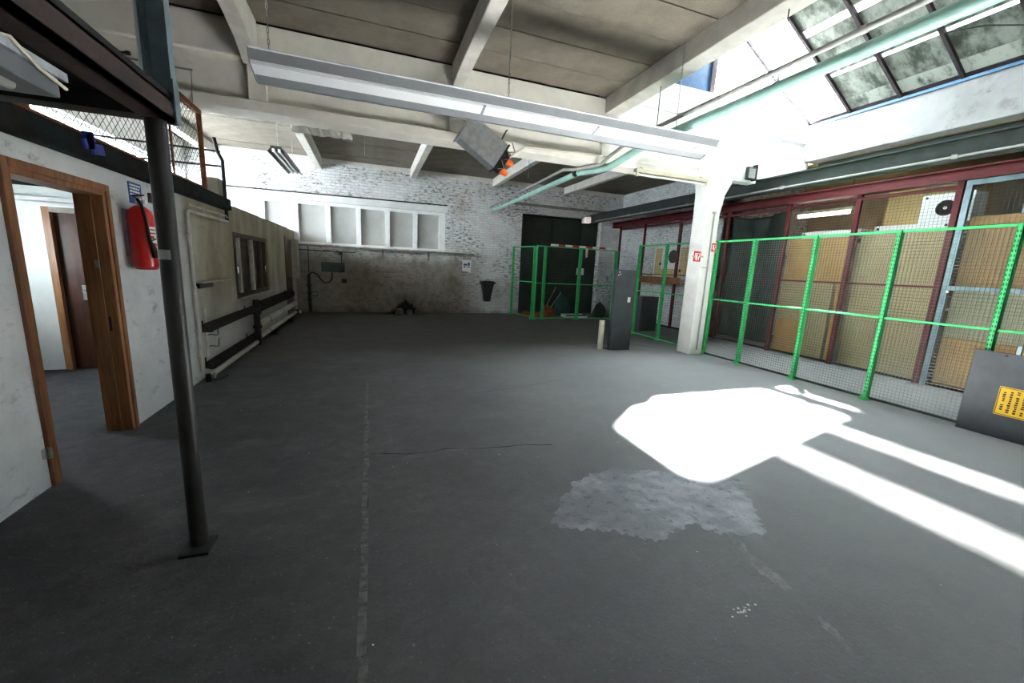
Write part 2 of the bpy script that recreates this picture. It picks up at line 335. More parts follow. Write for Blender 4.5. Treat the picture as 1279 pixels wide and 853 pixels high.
class MB:
    def __init__(self): self.v = []; self.f = []
    def add(self, vs, fs):
        b = len(self.v); self.v += [tuple(p) for p in vs]; self.f += [tuple(b+i for i in f) for f in fs]; return self
    def box(self, x0, x1, y0, y1, z0, z1):
        x0, x1 = sorted((x0, x1)); y0, y1 = sorted((y0, y1)); z0, z1 = sorted((z0, z1))
        return self.add([(x0, y0, z0), (x1, y0, z0), (x1, y1, z0), (x0, y1, z0), (x0, y0, z1), (x1, y0, z1), (x1, y1, z1), (x0, y1, z1)],
                        [(3, 2, 1, 0), (4, 5, 6, 7), (0, 1, 5, 4), (1, 2, 6, 5), (2, 3, 7, 6), (3, 0, 4, 7)])
    def obox(self, c, ax, ay, az):
        """oriented box: centre and three half-axis vectors"""
        c, ax, ay, az = Vector(c), Vector(ax), Vector(ay), Vector(az)
        P = [c+sx*ax+sy*ay+sz*az for sz in (-1, 1) for sx, sy in ((-1, -1), (1, -1), (1, 1), (-1, 1))]
        return self.add(P, [(3, 2, 1, 0), (4, 5, 6, 7), (0, 1, 5, 4), (1, 2, 6, 5), (2, 3, 7, 6), (3, 0, 4, 7)])
    def prism(self, poly, d):
        """polygon (3-D points) swept by vector d"""
        n = len(poly); d = Vector(d); P = [Vector(p) for p in poly]
        return self.add(P+[p+d for p in P], [tuple(range(n))[::-1], tuple(range(n, 2*n))]+[(i, (i+1) % n, n+(i+1) % n, n+i) for i in range(n)])
    def tube(self, pts, r, n=8, cap=True):
        P = [Vector(p) for p in pts]; rs = r if isinstance(r, (list, tuple)) else [r]*len(P)
        t0 = (P[1]-P[0]).normalized(); a = Vector((0, 0, 1)) if abs(t0.z) < 0.9 else Vector((1, 0, 0))
        u = t0.cross(a).normalized(); rings = []
        for i, p in enumerate(P):
            t = (P[min(i+1, len(P)-1)]-P[max(i-1, 0)]).normalized()
            u = (u-t*u.dot(t)).normalized(); v = t.cross(u)
            rings.append([p+(u*math.cos(2*math.pi*k/n)+v*math.sin(2*math.pi*k/n))*rs[i] for k in range(n)])
        vs = [q for ring in rings for q in ring]; fs = []
        for i in range(len(P)-1):
            for k in range(n):
                fs.append((i*n+k, i*n+(k+1) % n, (i+1)*n+(k+1) % n, (i+1)*n+k))
        if cap: fs += [tuple(range(n))[::-1], tuple((len(P)-1)*n+k for k in range(n))]
        return self.add(vs, fs)
    def lathe(self, c, axis, prof, n=20):
        """profile of (distance along axis, radius)"""
        ax = Vector(axis).normalized()
        return self.tube_profile([(Vector(c)+ax*h, r) for h, r in prof], ax, n)
    def tube_profile(self, pr, ax, n):
        a = Vector((0, 0, 1)) if abs(ax.z) < 0.9 else Vector((1, 0, 0))
        u = ax.cross(a).normalized(); v = ax.cross(u); vs = []; fs = []
        for p, r in pr:
            for k in range(n): vs.append(p+(u*math.cos(2*math.pi*k/n)+v*math.sin(2*math.pi*k/n))*max(r, 1e-4))
        for i in range(len(pr)-1):
            for k in range(n): fs.append((i*n+k, i*n+(k+1) % n, (i+1)*n+(k+1) % n, (i+1)*n+k))
        fs += [tuple(range(n))[::-1], tuple((len(pr)-1)*n+k for k in range(n))]
        return self.add(vs, fs)
    def build(self, name, m, parent=None, origin=None, smooth=False, bevel=0.0):
        if parent is not None: off = WL[parent]
        elif origin is not None: off = Vector(origin)
        else:
            xs, ys, zs = zip(*self.v)
            off = Vector(((min(xs)+max(xs))/2, (min(ys)+max(ys))/2, min(zs)))
        me = bpy.data.meshes.new(name); me.from_pydata([Vector(p)-off for p in self.v], [], self.f); me.update()
        me.materials.append(M[m] if isinstance(m, str) else m)
        o = bpy.data.objects.new(name, me); COL.objects.link(o)
        if parent is not None: o.parent = parent; WL[o] = off
        else: o.location = off; WL[o] = off
        if smooth:
            me.polygons.foreach_set('use_smooth', [True]*len(me.polygons)); me.set_sharp_from_angle(angle=math.radians(40))
        if bevel:
            b = o.modifiers.new('bevel', 'BEVEL'); b.width = bevel; b.segments = 2; b.limit_method = 'ANGLE'
        return o


def tag(o, label, cat, group=None, kind=None):
    o['label'] = label; o['category'] = cat
    if group: o['group'] = group
    if kind: o['kind'] = kind
    return o


def thing(name, label, cat, loc, group=None):
    o = bpy.data.objects.new(name, None); o.empty_display_size = 0.1; COL.objects.link(o); o.location = loc; WL[o] = Vector(loc)
    return tag(o, label, cat, group)


def struct(name, mb, m, label, cat, **k):
    o = mb.build(name, m, origin=(0, 0, 0), **k); o['kind'] = 'structure'; o['label'] = label; o['category'] = cat
    return o


def sroot(name, label, cat, loc):
    o = thing(name, label, cat, loc); o['kind'] = 'structure'; return o


def B(*a): return MB().box(*a)
def T(pts, r, n=8): return MB().tube(pts, r, n)


def arc(c, u, v, r, a0, a1, n=8):
    c, u, v = Vector(c), Vector(u), Vector(v)
    return [c+(u*math.cos(a0+(a1-a0)*i/n)+v*math.sin(a0+(a1-a0)*i/n))*r for i in range(n+1)]


def stuff(o): o['kind'] = 'stuff'; return o


# ================================================================== THE SHELL
XL, XO, YB, YF = -2.0, -4.4, 13.0, -4.0           # cabin wall, outer wall, back wall, wall behind the viewer
ZS = 4.33                                           # underside of the ceiling planks

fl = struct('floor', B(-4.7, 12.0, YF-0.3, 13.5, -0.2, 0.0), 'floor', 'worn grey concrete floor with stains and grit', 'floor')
jm = MB()
y = 0.9
while y < 5.25:
    L_ = random.uniform(0.10, 0.22); dx = random.uniform(-0.006, 0.006)
    jm.prism([(-0.072+dx, y, -0.01), (-0.036+dx+random.uniform(-.004, .004), y, -0.01), (-0.036+dx, y+L_, -0.01), (-0.072+dx+random.uniform(-.004, .004), y+L_, -0.01)], (0, 0, 0.0125))
    y += L_+random.uniform(0.002, 0.008)
jo = jm.build('joint_strip', 'joint', fl); jo['label'] = 'crumbling mortar strip along the floor joint'


def crack(pts, w, name='crack'):
    m = MB(); 
    for i in range(len(pts)-1):
        a = Vector((*pts[i], 0)); b = Vector((*pts[i+1], 0)); n = max(2, int((b-a).length/0.05)); side = (b-a).cross(Vector((0, 0, 1))).normalized()
        q = [a.lerp(b, k/n)+side*random.uniform(-0.006, 0.006) for k in range(n+1)]
        ww = [w*random.uniform(0.3, 1.2) for _ in q]
        P = [p+side*w_+Vector((0, 0, 0.0012)) for p, w_ in zip(q, ww)]+[p-side*w_+Vector((0, 0, 0.0012)) for p, w_ in zip(q, ww)]
        m.add(P, [(k, k+1, n+1+k+1, n+1+k) for k in range(n)])
    return m.build(name, 'crack', fl)


crack([(-0.014, 3.228), (0.273, 3.156), (0.469, 3.152), (0.597, 3.183), (0.877, 3.114), (1.24, 3.09), (1.529, 3.037)], 0.006)
crack([(-0.062, 0.9), (-0.058, 2.6), (-0.062, 4.2), (-0.056, 5.2)], 0.005)
crack([(-0.042, 1.2), (-0.046, 2.9), (-0.040, 4.6)], 0.004)
crack([(1.06, 4.6), (1.9, 4.75), (2.6, 5.0)], 0.003)
crack([(1.35, 2.25), (1.75, 2.2), (1.95, 2.24)], 0.0035)

scr = [(1.039, 1.989), (1.204, 2.212), (1.44, 2.42), (1.785, 2.519), (2.002, 2.43), (2.277, 2.35), (2.652, 2.30), (2.747, 2.016), (2.582, 1.945), (2.441, 1.73), (2.284, 1.536), (2.001, 1.616), (1.933, 1.739), (1.7, 1.724), (1.586, 1.659), (1.497, 1.728), (1.351, 1.846), (1.159, 1.9)]
pp = []
for i in range(len(scr)):
    a = Vector((*scr[i], 0)); b = Vector((*scr[(i+1) % len(scr)], 0)); sd_ = (b-a).cross(Vector((0, 0, 1))).normalized()
    for k in range(9): pp.append(a.lerp(b, k/9)+sd_*random.uniform(-0.022, 0.022)+Vector((0, 0, -0.004)))
so = MB().prism(pp[::-1], (0, 0, 0.0055)).build('screed_patch', 'screed', fl); so['label'] = 'pale bluish screed patch with a ragged edge'
chips = MB()
for _ in range(70):
    cx, cy, r = random.uniform(-1.5, 5.5), random.uniform(0.8, 6.0), random.uniform(0.002, 0.007)
    chips.add([(cx+r*random.uniform(.5, 1.2)*math.cos(t), cy+r*random.uniform(.5, 1.2)*math.sin(t), 0.001) for t in (0, 1.3, 2.5, 3.8, 5.1)]+[(cx, cy, r*0.5)], [(i, (i+1) % 5, 5) for i in range(5)])
for _ in range(26):
    cx, cy, r = random.gauss(1.63, 0.035), random.gauss(1.15, 0.012), random.uniform(0.002, 0.009)
    chips.add([(cx+r*random.uniform(.5, 1.4)*math.cos(t), cy+r*random.uniform(.5, 1.0)*math.sin(t), 0.001) for t in (0, 1.3, 2.5, 3.8, 5.1)]+[(cx, cy, r*0.4)], [(i, (i+1) % 5, 5) for i in range(5)])
stuff(chips.build('plaster_crumbs', 'white', fl))

def trail(pts, w, name, m):
    q = []; L_ = []; R_ = []
    for i in range(len(pts)-1):
        a, b = Vector((*pts[i], 0.0012)), Vector((*pts[i+1], 0.0012)); sd2 = (b-a).cross(Vector((0, 0, 1))).normalized()
        for k in range(8):
            p = a.lerp(b, k/8); t = (i+k/8)/(len(pts)-1); ww = w*(0.35+0.65*math.sin(math.pi*min(1, t+0.1)))*random.uniform(0.6, 1.25)
            L_.append(p+sd2*ww*random.uniform(.5, 1)); R_.append(p-sd2*ww*random.uniform(.5, 1))
    n = len(L_)
    return MB().add(L_+R_, [(k, k+1, n+k+1, n+k) for k in range(n-1)]).build(name, m, fl)
trail([(2.07, 1.64), (2.02, 1.46), (1.99, 1.30), (1.98, 1.12), (1.95, 0.95), (1.90, 0.80)], 0.05, 'scrape_trail', 'trail')['label'] = 'pale scraped trail leading off the screed patch'
# --- cabin wall on the left with a doorway, a window and a far door
WT = 0.16
wl = MB()
def wall_x(mb, x0, x1, ys, openings, z0, z1):
    """wall slab between x0,x1 along y with rectangular openings (ya,yb,za,zb)"""
    cur = ys[0]
    for (ya, yb, za, zb) in sorted(openings):
        if ya > cur: mb.box(x0, x1, cur, ya, z0, z1)
        if za > z0: mb.box(x0, x1, ya, yb, z0, za)
        if zb < z1: mb.box(x0, x1, ya, yb, zb, z1)
        cur = yb
    if ys[1] > cur: mb.box(x0, x1, cur, ys[1], z0, z1)
    return mb
wall_x(wl, XL-WT, XL, (YF, YB), [(3.29, 4.25, 0, 2.01), (7.45, 9.72, 0.86, 1.91), (11.5, 12.55, 0, 2.07)], 0, 2.29)
wlo = struct('wall_left', wl, 'wall_left', 'patchy white and beige cabin wall with flaking paint', 'wall')
# outer wall with high windows and an added, unseen window to light the cabin
ow = MB()
wall_x(ow, XO-0.25, XO, (YF-0.3, 3.0), [], 0, ZS+0.15)
wall_x(ow, XO-0.25, XO, (3.0, 6.2), [(5.2, 6.1, 1.2, 1.95)], 0, 2.5)
wall_x(ow, XO-0.25, XO, (3.0, 6.2), [], 2.5, ZS+0.15)
wall_x(ow, XO-0.25, XO, (6.2, 13.5), [(6.7, 12.9, 2.42, 3.6)], 0, ZS+0.15)
struct('wall_left_outer', ow, 'white_plaster', 'white plastered outer wall with a row of high windows', 'wall')
n_win = 3
for (ya, yb, za, zb, nn, lab) in ((6.7, 12.9, 2.42, 3.6, 6, 'bright high side window behind the chain-link screen'), (5.2, 6.1, 1.2, 1.95, 2, 'added unseen side window that lights the cabin room')):
    wr = sroot('window_%d' % n_win, lab, 'window', (XO-0.12, (ya+yb)/2, za)); n_win += 1
    f = MB().box(XO-0.18, XO-0.08, ya, yb, za, za+0.05).box(XO-0.18, XO-0.08, ya, yb, zb-0.05, zb)
    f.box(XO-0.18, XO-0.08, ya, ya+0.05, za+0.05, zb-0.05).box(XO-0.18, XO-0.08, yb-0.05, yb, za+0.05, zb-0.05); f.build('window_frame', 'white', wr)
    for k in range(1, nn):
        yy = ya+(yb-ya)*k/nn; B(XO-0.17, XO-0.09, yy-0.025, yy+0.025, za+0.05, zb-0.05).build('mullion', 'white', wr)
    for k in range(nn):
        y0 = ya+(yb-ya)*k/nn+0.03; y1 = ya+(yb-ya)*(k+1)/nn-0.03
        B(XO-0.135, XO-0.129, y0, y1, za+0.05, zb-0.05).build('pane', 'sky_pane', wr)

# cabin interior: cross wall, ceiling
iw = MB().box(XO, -3.66, 6.6, 6.72, 0, 2.3).box(-2.72, XL-WT, 6.6, 6.72, 0, 2.3).box(-3.66, -2.72, 6.6, 6.72, 2.02, 2.3)
struct('wall_inner', iw, 'cabin_white', 'plain white cross wall inside the cabin room', 'wall')
t1 = struct('trim_1', MB().box(XO, XL-WT, 6.56, 6.6, 2.02, 2.065).box(XO, XL-WT, 6.57, 6.6, 2.085, 2.13), 'white', 'double white rail across the cabin wall above the inner door', 'trim')
cc = struct('ceiling_cabin', B(XO, XL-WT, YF, YB, 2.29, 2.36).box(XO, -3.0, YF, 6.6, 2.25, 2.29) , 'fascia', 'low dark roof of the cabin', 'ceiling')
cw = struct('wall_inner_rear', B(XO, XL-WT, 2.0, 2.12, 0, 2.29), 'cabin_white', 'white cross wall of the cabin room beside the doorway', 'wall')

# back wall with window band and big dark door
bw = MB()
def wall_y(mb, y0, y1, xs, openings, z0, z1):
    cur = xs[0]
    for (xa, xb, za, zb) in sorted(openings):
        if xa > cur: mb.box(cur, xa, y0, y1, z0, z1)
        if za > z0: mb.box(xa, xb, y0, y1, z0, za)
        if zb < z1: mb.box(xa, xb, y0, y1, zb, z1)
        cur = xb
    if xs[1] > cur: mb.box(cur, xs[1], y0, y1, z0, z1)
    return mb
wall_y(bw, YB, YB+0.35, (XO-0.25, 9.1), [(-3.57, 2.27, 1.97, 3.15), (4.85, 7.9, 0, 3.38)], 0, ZS+0.15)
bwo = struct('wall_back', bw, 'back_brick', 'white painted brick back wall, bare, dirty and darkened by painted shade below the window', 'wall')
B(-3.75, 2.33, YB-0.035, YB+0.05, 3.16, 3.34).build('window_lintel', 'white_plaster', bwo)
cbo = T([(-3.75, YB-0.045, 3.335), (-1.0, YB-0.045, 3.35), (2.33, YB-0.045, 3.375)], 0.018, 6).build('cable', 'black_steel', bwo); cbo['label'] = 'thin dark cable above the window band'
B(4.3, 8.4, YB-0.06, YB+0.02, 3.62, 3.70).build('door_lintel', 'ledge', bwo)
# front wall behind the viewer, right-hand walls
struct('wall_front', B(XO-0.25, 12, YF-0.3, YF, 0, 6.6), 'white_plaster', 'white plastered wall closing the hall opposite the brick wall', 'wall')
rw = MB().box(8.75, 9.1, 8.2, YB, 0, ZS+0.15).box(8.75, 11.8, 8.2, 8.4, 0, ZS+0.15).box(8.75, 9.1, 6.5, 8.2, 3.97, ZS+0.15)
struct('wall_right', rw, 'side_brick', 'white painted brick side wall behind the red cage', 'wall')
struct('wall_right_outer', B(11.6, 11.8, YF, 8.2, 0, 4.3), 'storage_wall', 'tan outer wall of the storage aisle', 'wall')

# --- ceilings: planks as parts, ribs as parts
ceil = sroot('ceiling', 'precast ribbed ceiling of grey-brown planks', 'ceiling', (0, 0, ZS))
B(XO-0.25, 3.66, YF, 6.2, ZS+0.10, ZS+0.16).build('roof_skin', 'deck', ceil)
B(XO-0.25, 9.1, 6.5, 13.4, ZS+0.10, ZS+0.16).box(XO-0.25, 3.9, 6.2, 6.5, ZS+0.10, ZS+0.16).build('roof_skin', 'deck', ceil)
plank_cache = {}
def planks(x0, x1, ya, yb, w):
    y = ya
    while y < yb-0.05:
        y1 = min(y+w, yb); key = (round(x1-x0, 3), round(y1-y, 3))
        if key not in plank_cache:
            lx, ly = key
            mb = B(0, lx, 0.009, ly-0.009, 0, 0.10); o = mb.build('ceiling_plank', 'slab', ceil); me = o.data
            for v_ in me.vertices: v_.co = Vector(mb.v[v_.index])
            plank_cache[key] = me
        else:
            o = bpy.data.objects.new('ceiling_plank', plank_cache[key]); COL.objects.link(o); o.parent = ceil
        o.location = (x0, y, random.uniform(0, 0.012)); y = y1
RX = (-3.85, -1.33, 1.23, 3.79, 6.34)
for a, b in zip((XO,)+RX[:3], RX[:4]):
    planks(a, b, 0.55, 6.2, 0.565); planks(a, b, YF, 0.55, 0.76)
for a, b in zip((XO,)+RX, RX+(8.75,)):
    planks(a, b, 6.5, YB, 0.65)


def rib(x, ya, yb, w, zb, haunch0=0.0, haunch1=0.0):
    P = [(x-w/2, ya, ZS+0.05), (x-w/2, ya, zb-haunch0)]
    if haunch0: P += [(x-w/2, ya+0.35, zb-haunch0*0.35), (x-w/2, ya+0.8, zb)]
    if haunch1: P += [(x-w/2, yb-0.8, zb), (x-w/2, yb-0.35, zb-haunch1*0.35)]
    P += [(x-w/2, yb, zb-haunch1), (x-w/2, yb, ZS+0.05)]
    MB().prism(P, (w, 0, 0)).build('rib', 'rib', ceil, bevel=0.012)
for x, w, zb, h in ((-3.85, .2, 4.1, .1), (-1.33, 0.17, 4.07, 0.22), (1.23, 0.17, 4.09, 0.05), (3.79, 0.26, 4.09, 0.0)):
    rib(x, YF, 6.2, w, zb, 0, h)
for x, w, zb in ((-3.85, .2, 4.1), (-1.30, 0.17, 4.02), (1.27, 0.15, 4.06), (3.85, 0.15, 4.10), (6.4, 0.15, 4.12)):
    rib(x, 6.56, YB, w, zb, 0.05, 0)
B(XO, 8.75, YB-0.02, YB, ZS-0.12, ZS).build('wall_plate', 'rib', ceil)

# main cross beam with recessed pockets
mb_ = thing('concrete_crossbeam', 'cream painted concrete cross beam with recessed panels', 'beam', (1, 6.38, 3.33))
B(XO, 5.995, 6.28, 6.50, 3.40, 4.30).build('web', 'beam', mb_)
B(XO, 5.995, 6.20, 6.58, 3.33, 3.46).build('bottom_flange', 'beam', mb_, bevel=0.012)
B(XO, 5.995, 6.205, 6.57, 3.93, 4.325).build('top_flange', 'beam', mb_, bevel=0.012)
for x in (-3.85, -1.28, 1.23, 3.76, 5.89):
    B(x-0.10, x+0.10, 6.203, 6.575, 3.46, 3.93).build('stiffener', 'beam', mb_, bevel=0.01)

# column with splayed head
co = thing('concrete_column', 'white concrete column between the green cage and the lit floor', 'column', (6.225, 6.37, 0))
sh = MB()
prof = [(0, 6.04, 6.352), (2.75, 6.04, 6.352), (3.10, 6.03, 6.42), (3.33, 6.0, 6.55), (4.3, 6.0, 6.55)]
vs_ = []; fs_ = []
for z, xa, xb in prof: vs_ += [(xa, 6.2, z), (xb, 6.2, z), (xb, 6.56, z), (xa, 6.56, z)]
for i in range(len(prof)-1):
    for k in range(4): fs_.append((i*4+k, i*4+(k+1) % 4, i*4+4+(k+1) % 4, i*4+4+k))
fs_ += [(3, 2, 1, 0), tuple(len(vs_)-4+k for k in range(4))]
sh.add(vs_, fs_).build('shaft', 'column', co, bevel=0.015)
T([(6.20, 6.185, 0.1), (6.20, 6.185, 2.75)], 0.016, 8).build('conduit', 'pipe_grey', co, smooth=True)
B(6.06, 6.20, 6.18, 6.2, 1.72, 1.735).build('cable_clip', 'pipe_grey', co)
B(6.16, 6.24, 6.178, 6.2, 2.74, 2.78).build('cable_clip', 'pipe_grey', co)

# gable wall under the rooflight: solid below, glazed above
SL = 0.6; XG, ZG = 8.5, 4.68; XT = 6.0; ZT = ZG+SL*(XG-XT)
gz = 4.5
gw = MB().box(6.55, 7.25, 6.3, 6.5, 3.42, 4.05).box(7.25, 8.62, 6.3, 6.5, 3.512, 4.05).box(6.55, 7.45, 6.3, 6.5, 4.05, 4.33).box(8.5, 8.62, 6.3, 6.5, 4.05, 4.33).box(7.45, 8.5, 6.37, 6.5, 4.05, 4.33).box(6.0, 8.62, 6.3, 6.5, 4.33, gz)
gw.box(3.92, 6.0, 6.2, 6.5, 4.33, 4.78)
gwo = struct('wall_gable', gw, 'white_plaster', 'blown-out white gable wall beside the column', 'wall')
gr = sroot('window_1', 'glazed gable end of the rooflight above the white wall', 'window', (6.5, 6.4, gz))
def roof_z(x): return ZG+SL*(XG-x) if x > XT else ZT-(XT-x)*0.85
def gpoly(xa, xb, za, y, d, name, m):
    P = [(xa, y, za), (xb, y, za), (xb, y, roof_z(xb)-0.05)]
    if xa < XT < xb: P.append((XT, y, ZT-0.05))
    P.append((xa, y, roof_z(xa)-0.05))
    return MB().prism(P, (0, d, 0)).build(name, m, gr)
gpoly(4.75, 5.9, 4.80, 6.40, 0.01, 'pane', 'blue_pane')['label'] = 'blue painted pane'
gpoly(6.0, 7.1, gz, 6.40, 0.006, 'pane', 'clear'); gpoly(7.16, 8.42, gz, 6.40, 0.006, 'pane', 'clear')
gpoly(5.9, 6.0, gz, 6.36, 0.08, 'mullion', 'bar'); gpoly(7.1, 7.16, gz, 6.38, 0.05, 'mullion', 'white_plaster')
gpoly(3.92, 4.75, 4.78, 6.34, 0.1, 'panel', 'white_plaster')

# rooflight: bars, panes, flashing
sk = sroot('window_2', 'sloping rooflight of grimy glass panes over the hall', 'window', (7.2, 1.2, ZG))
up_s = Vector((-1, 0, SL)).normalized(); nrm = Vector((SL, 0, 1)).normalized()
def gp(x, y, off=0): return Vector((x, y, ZG+SL*(XG-x)))+nrm*off
bars = [6.3-0.76*k for k in range(0, 8)]
YE = bars[-1]
for k, yb in enumerate(bars):
    a, b = gp(XG, yb), gp(XT, yb)
    MB().obox((a+b)/2-nrm*0.02, (b-a)/2, (0, 0.022, 0), nrm*0.035).build('glazing_bar', 'bar', sk)
rows = [(8.5, 8.21, 'L'), (8.21, 7.77, 'D'), (7.77, 7.71, 'C'), (7.71, 7.01, 'D'), (7.01, 6.89, 'C'), (6.89, 6.0, 'D')]
pane_mesh = {}
for k in range(len(bars)-1):
    y1, y0 = bars[k]-0.022, bars[k+1]+0.022
    for r, (xa, xb, t) in enumerate(rows):
        if k == 0: m = M['clear']
        elif t == 'C': m = M['slit']
        elif t == 'L': m = M['dirty_low'][(k+r) % 2]
        else: m = M['dirty'][(k*2+r) % 4]
        a, b = gp(xa, (y0+y1)/2), gp(xb, (y0+y1)/2)
        MB().obox((a+b)/2+nrm*(0.006*(r % 2)), (b-a)/2*1.004, (0, (y1-y0)/2, 0), nrm*0.003).build('pane', m, sk)
MB().prism([(8.44, YE, 4.62), (8.52, YE, 4.62), (8.52, YE, 4.70), (8.44, YE, 4.655)], (0, 6.3-YE, 0)).build('flashing', 'blue_strip', sk)
MB().obox(gp(8.46, (YE+6.3)/2)+nrm*0.01, up_s*0.035, (0, (6.3-YE)/2, 0), nrm*0.03).build('sill_bar', 'bar', sk)
MB().box(XT-0.06, XT+0.04, YE, 6.5, ZT-0.14, ZT+0.03).build('ridge', 'bar', sk)
roof = MB().prism([(3.66, YE, 4.33), (3.66, YE, 4.45), (XT, YE, ZT+0.06), (XT, YE, ZT-0.06), (3.80, YE, 4.33)], (0, 6.5-YE, 0))
roof.prism([(3.66, YE, 4.33), (XT, YE, ZT+0.06), (XG, YE, ZG+0.02), (XG, YE, 4.33)], (0, -0.15, 0)).box(3.66, 8.78, YF, YE-0.1, 4.33, 4.48)  # unseen end wall and flat roof, added to keep the foreground dark
struct('ceiling_slope', roof, 'white_plaster', 'sloping white soffit opposite the grimy rooflight', 'ceiling')
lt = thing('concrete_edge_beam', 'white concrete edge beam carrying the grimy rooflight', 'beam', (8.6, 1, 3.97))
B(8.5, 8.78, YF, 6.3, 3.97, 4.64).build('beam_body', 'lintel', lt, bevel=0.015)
struct('ceiling_aisle', B(8.78, 11.8, YF, 8.2, 3.97, 4.10), 'chip_tan', 'low soffit over the storage aisle', 'ceiling')

# ================================================================== DOORS AND WINDOWS OF THE CABIN WALL
d1 = sroot('door_1', 'open doorway with brown wooden frame beside the fire extinguisher', 'door', (XL, 3.77, 0))
B(XL-WT-0.01, XL+0.015, 4.20, 4.25, 0, 2.01).build('jamb', 'worn_wood', d1, bevel=0.004)
B(XL-WT-0.01, XL+0.015, 3.29, 3.33, 0, 2.01).build('jamb', 'brown_wood', d1, bevel=0.004)
B(XL-WT-0.01, XL+0.015, 3.33, 4.20, 1.965, 2.01).build('head', 'brown_wood', d1, bevel=0.004)
B(XL-0.005, XL+0.025, 4.235, 4.285, 0, 2.055).build('architrave', 'brown_wood', d1, bevel=0.004)
B(XL-0.005, XL+0.025, 3.25, 3.305, 0, 2.055).build('architrave', 'brown_wood', d1, bevel=0.004)
B(XL-0.005, XL+0.025, 3.305, 4.235, 2.0, 2.055).build('architrave', 'brown_wood', d1, bevel=0.004)
B(XL-0.10, XL-0.06, 4.19, 4.20, 0, 1.965).build('door_stop', 'worn_wood', d1)
B(XL-0.05, XL-0.035, 4.196, 4.20, 0.88, 1.0).build('strike_plate', 'dark_grille', d1)
B(XL-0.085, XL-0.055, 4.186, 4.19, 1.40, 1.46).build('sticker', 'pipe_grey', d1)
for z in (0.24,):
    hb = MB().tube([(XL+0.028, 3.24, z-0.04), (XL+0.028, 3.24, z+0.04)], 0.011, 8).box(XL, XL+0.02, 3.215, 3.25, z-0.035, z+0.03)
    hb.build('hinge', 'chrome', d1)

d3 = sroot('door_3', 'dark brown inner door seen through the open doorway', 'door', (-3.19, 6.64, 0))
B(-3.70, -3.63, 6.56, 6.72, 0, 2.02).build('jamb', 'worn_wood', d3); B(-2.75, -2.68, 6.56, 6.72, 0, 2.02).build('jamb', 'worn_wood', d3)
B(-3.63, -2.75, 6.56, 6.72, 1.96, 2.02).build('head', 'pale_wood', d3)
lf = B(-3.63, -2.75, 6.62, 6.66, 0.01, 1.96).build('leaf', 'door_dark', d3)
MB().tube([(-3.42, 6.62, 1.02), (-3.42, 6.56, 1.02), (-3.30, 6.56, 1.02)], 0.011, 8).build('handle', 'chrome', lf)
B(-3.45, -3.39, 6.612, 6.62, 0.90, 1.09).build('handle_plate', 'chrome', lf)

d2 = sroot('door_2', 'narrow dark brown door at the end of the cabin wall', 'door', (XL, 12.02, 0))
B(XL-0.05, XL+0.02, 11.5, 11.57, 0, 2.07).build('jamb', 'brown_wood', d2); B(XL-0.05, XL+0.02, 12.48, 12.55, 0, 2.07).build('jamb', 'pale_wood', d2)
B(XL-0.05, XL+0.02, 11.57, 12.48, 2.01, 2.07).build('head', 'brown_wood', d2)
l2 = B(XL-0.05, XL-0.01, 11.57, 12.48, 0.01, 2.01).build('leaf', 'door_dark', d2)
MB().tube([(XL-0.01, 11.72, 1.03), (XL+0.05, 11.72, 1.03), (XL+0.05, 11.86, 1.03)], 0.012, 8).build('handle', 'chrome', l2)
B(XL-0.01, XL, 11.68, 11.76, 0.93, 1.12).build('handle_plate', 'chrome', l2)
tag(B(XL, XL+0.12, 12.56, 12.86, 1.0, 2.05).build('wall_cupboard', 'pale_wood', bevel=0.008), 'shallow beige wall cupboard next to the far brown door', 'cupboard')

w9 = sroot('window_5', 'brown framed cabin window with drawn dark curtains', 'window', (XL, 8.58, 0.86))
fr = MB().box(XL-0.10, XL-0.03, 7.45, 9.72, 0.86, 0.93).box(XL-0.10, XL-0.03, 7.45, 9.72, 1.84, 1.91).box(XL-0.10, XL-0.03, 7.45, 7.53, 0.93, 1.84).box(XL-0.10, XL-0.03, 9.64, 9.72, 0.93, 1.84)
fr.build('window_frame', 'window_wood', w9)
for yy, m in ((7.92, 'pale_wood'), (8.72, 'pale_wood'), (9.30, 'window_wood')):
    B(XL-0.09, XL-0.035, yy-0.035, yy+0.035, 0.93, 1.84).build('mullion', m, w9)
for ya, yb in ((7.53, 7.885), (7.955, 8.685), (8.755, 9.265), (9.335, 9.64)):
    B(XL-0.075, XL-0.071, ya, yb, 0.93, 1.84).build('pane', 'clear', w9)
    n = 40; g = MB(); V = []
    for i in range(n+1):
        yy = ya+(yb-ya)*i/n; V += [(XL-0.11+0.012*math.sin(i*1.1), yy, 0.9), (XL-0.11+0.012*math.sin(i*1.1+0.4), yy, 1.87)]
    g.add(V, [(2*i, 2*i+2, 2*i+3, 2*i+1) for i in range(n)]).build('curtain', 'curtain', w9, smooth=True)
B(XL-0.03, XL+0.04, 7.40, 9.78, 0.82, 0.86).build('sill', 'pale_wood', w9)
for yy in (7.60, 9.42):
    T([(XL-0.03, yy, 1.25), (XL+0.0, yy, 1.25), (XL+0.0, yy, 1.37)], 0.01, 6).build('latch', 'chrome', w9)

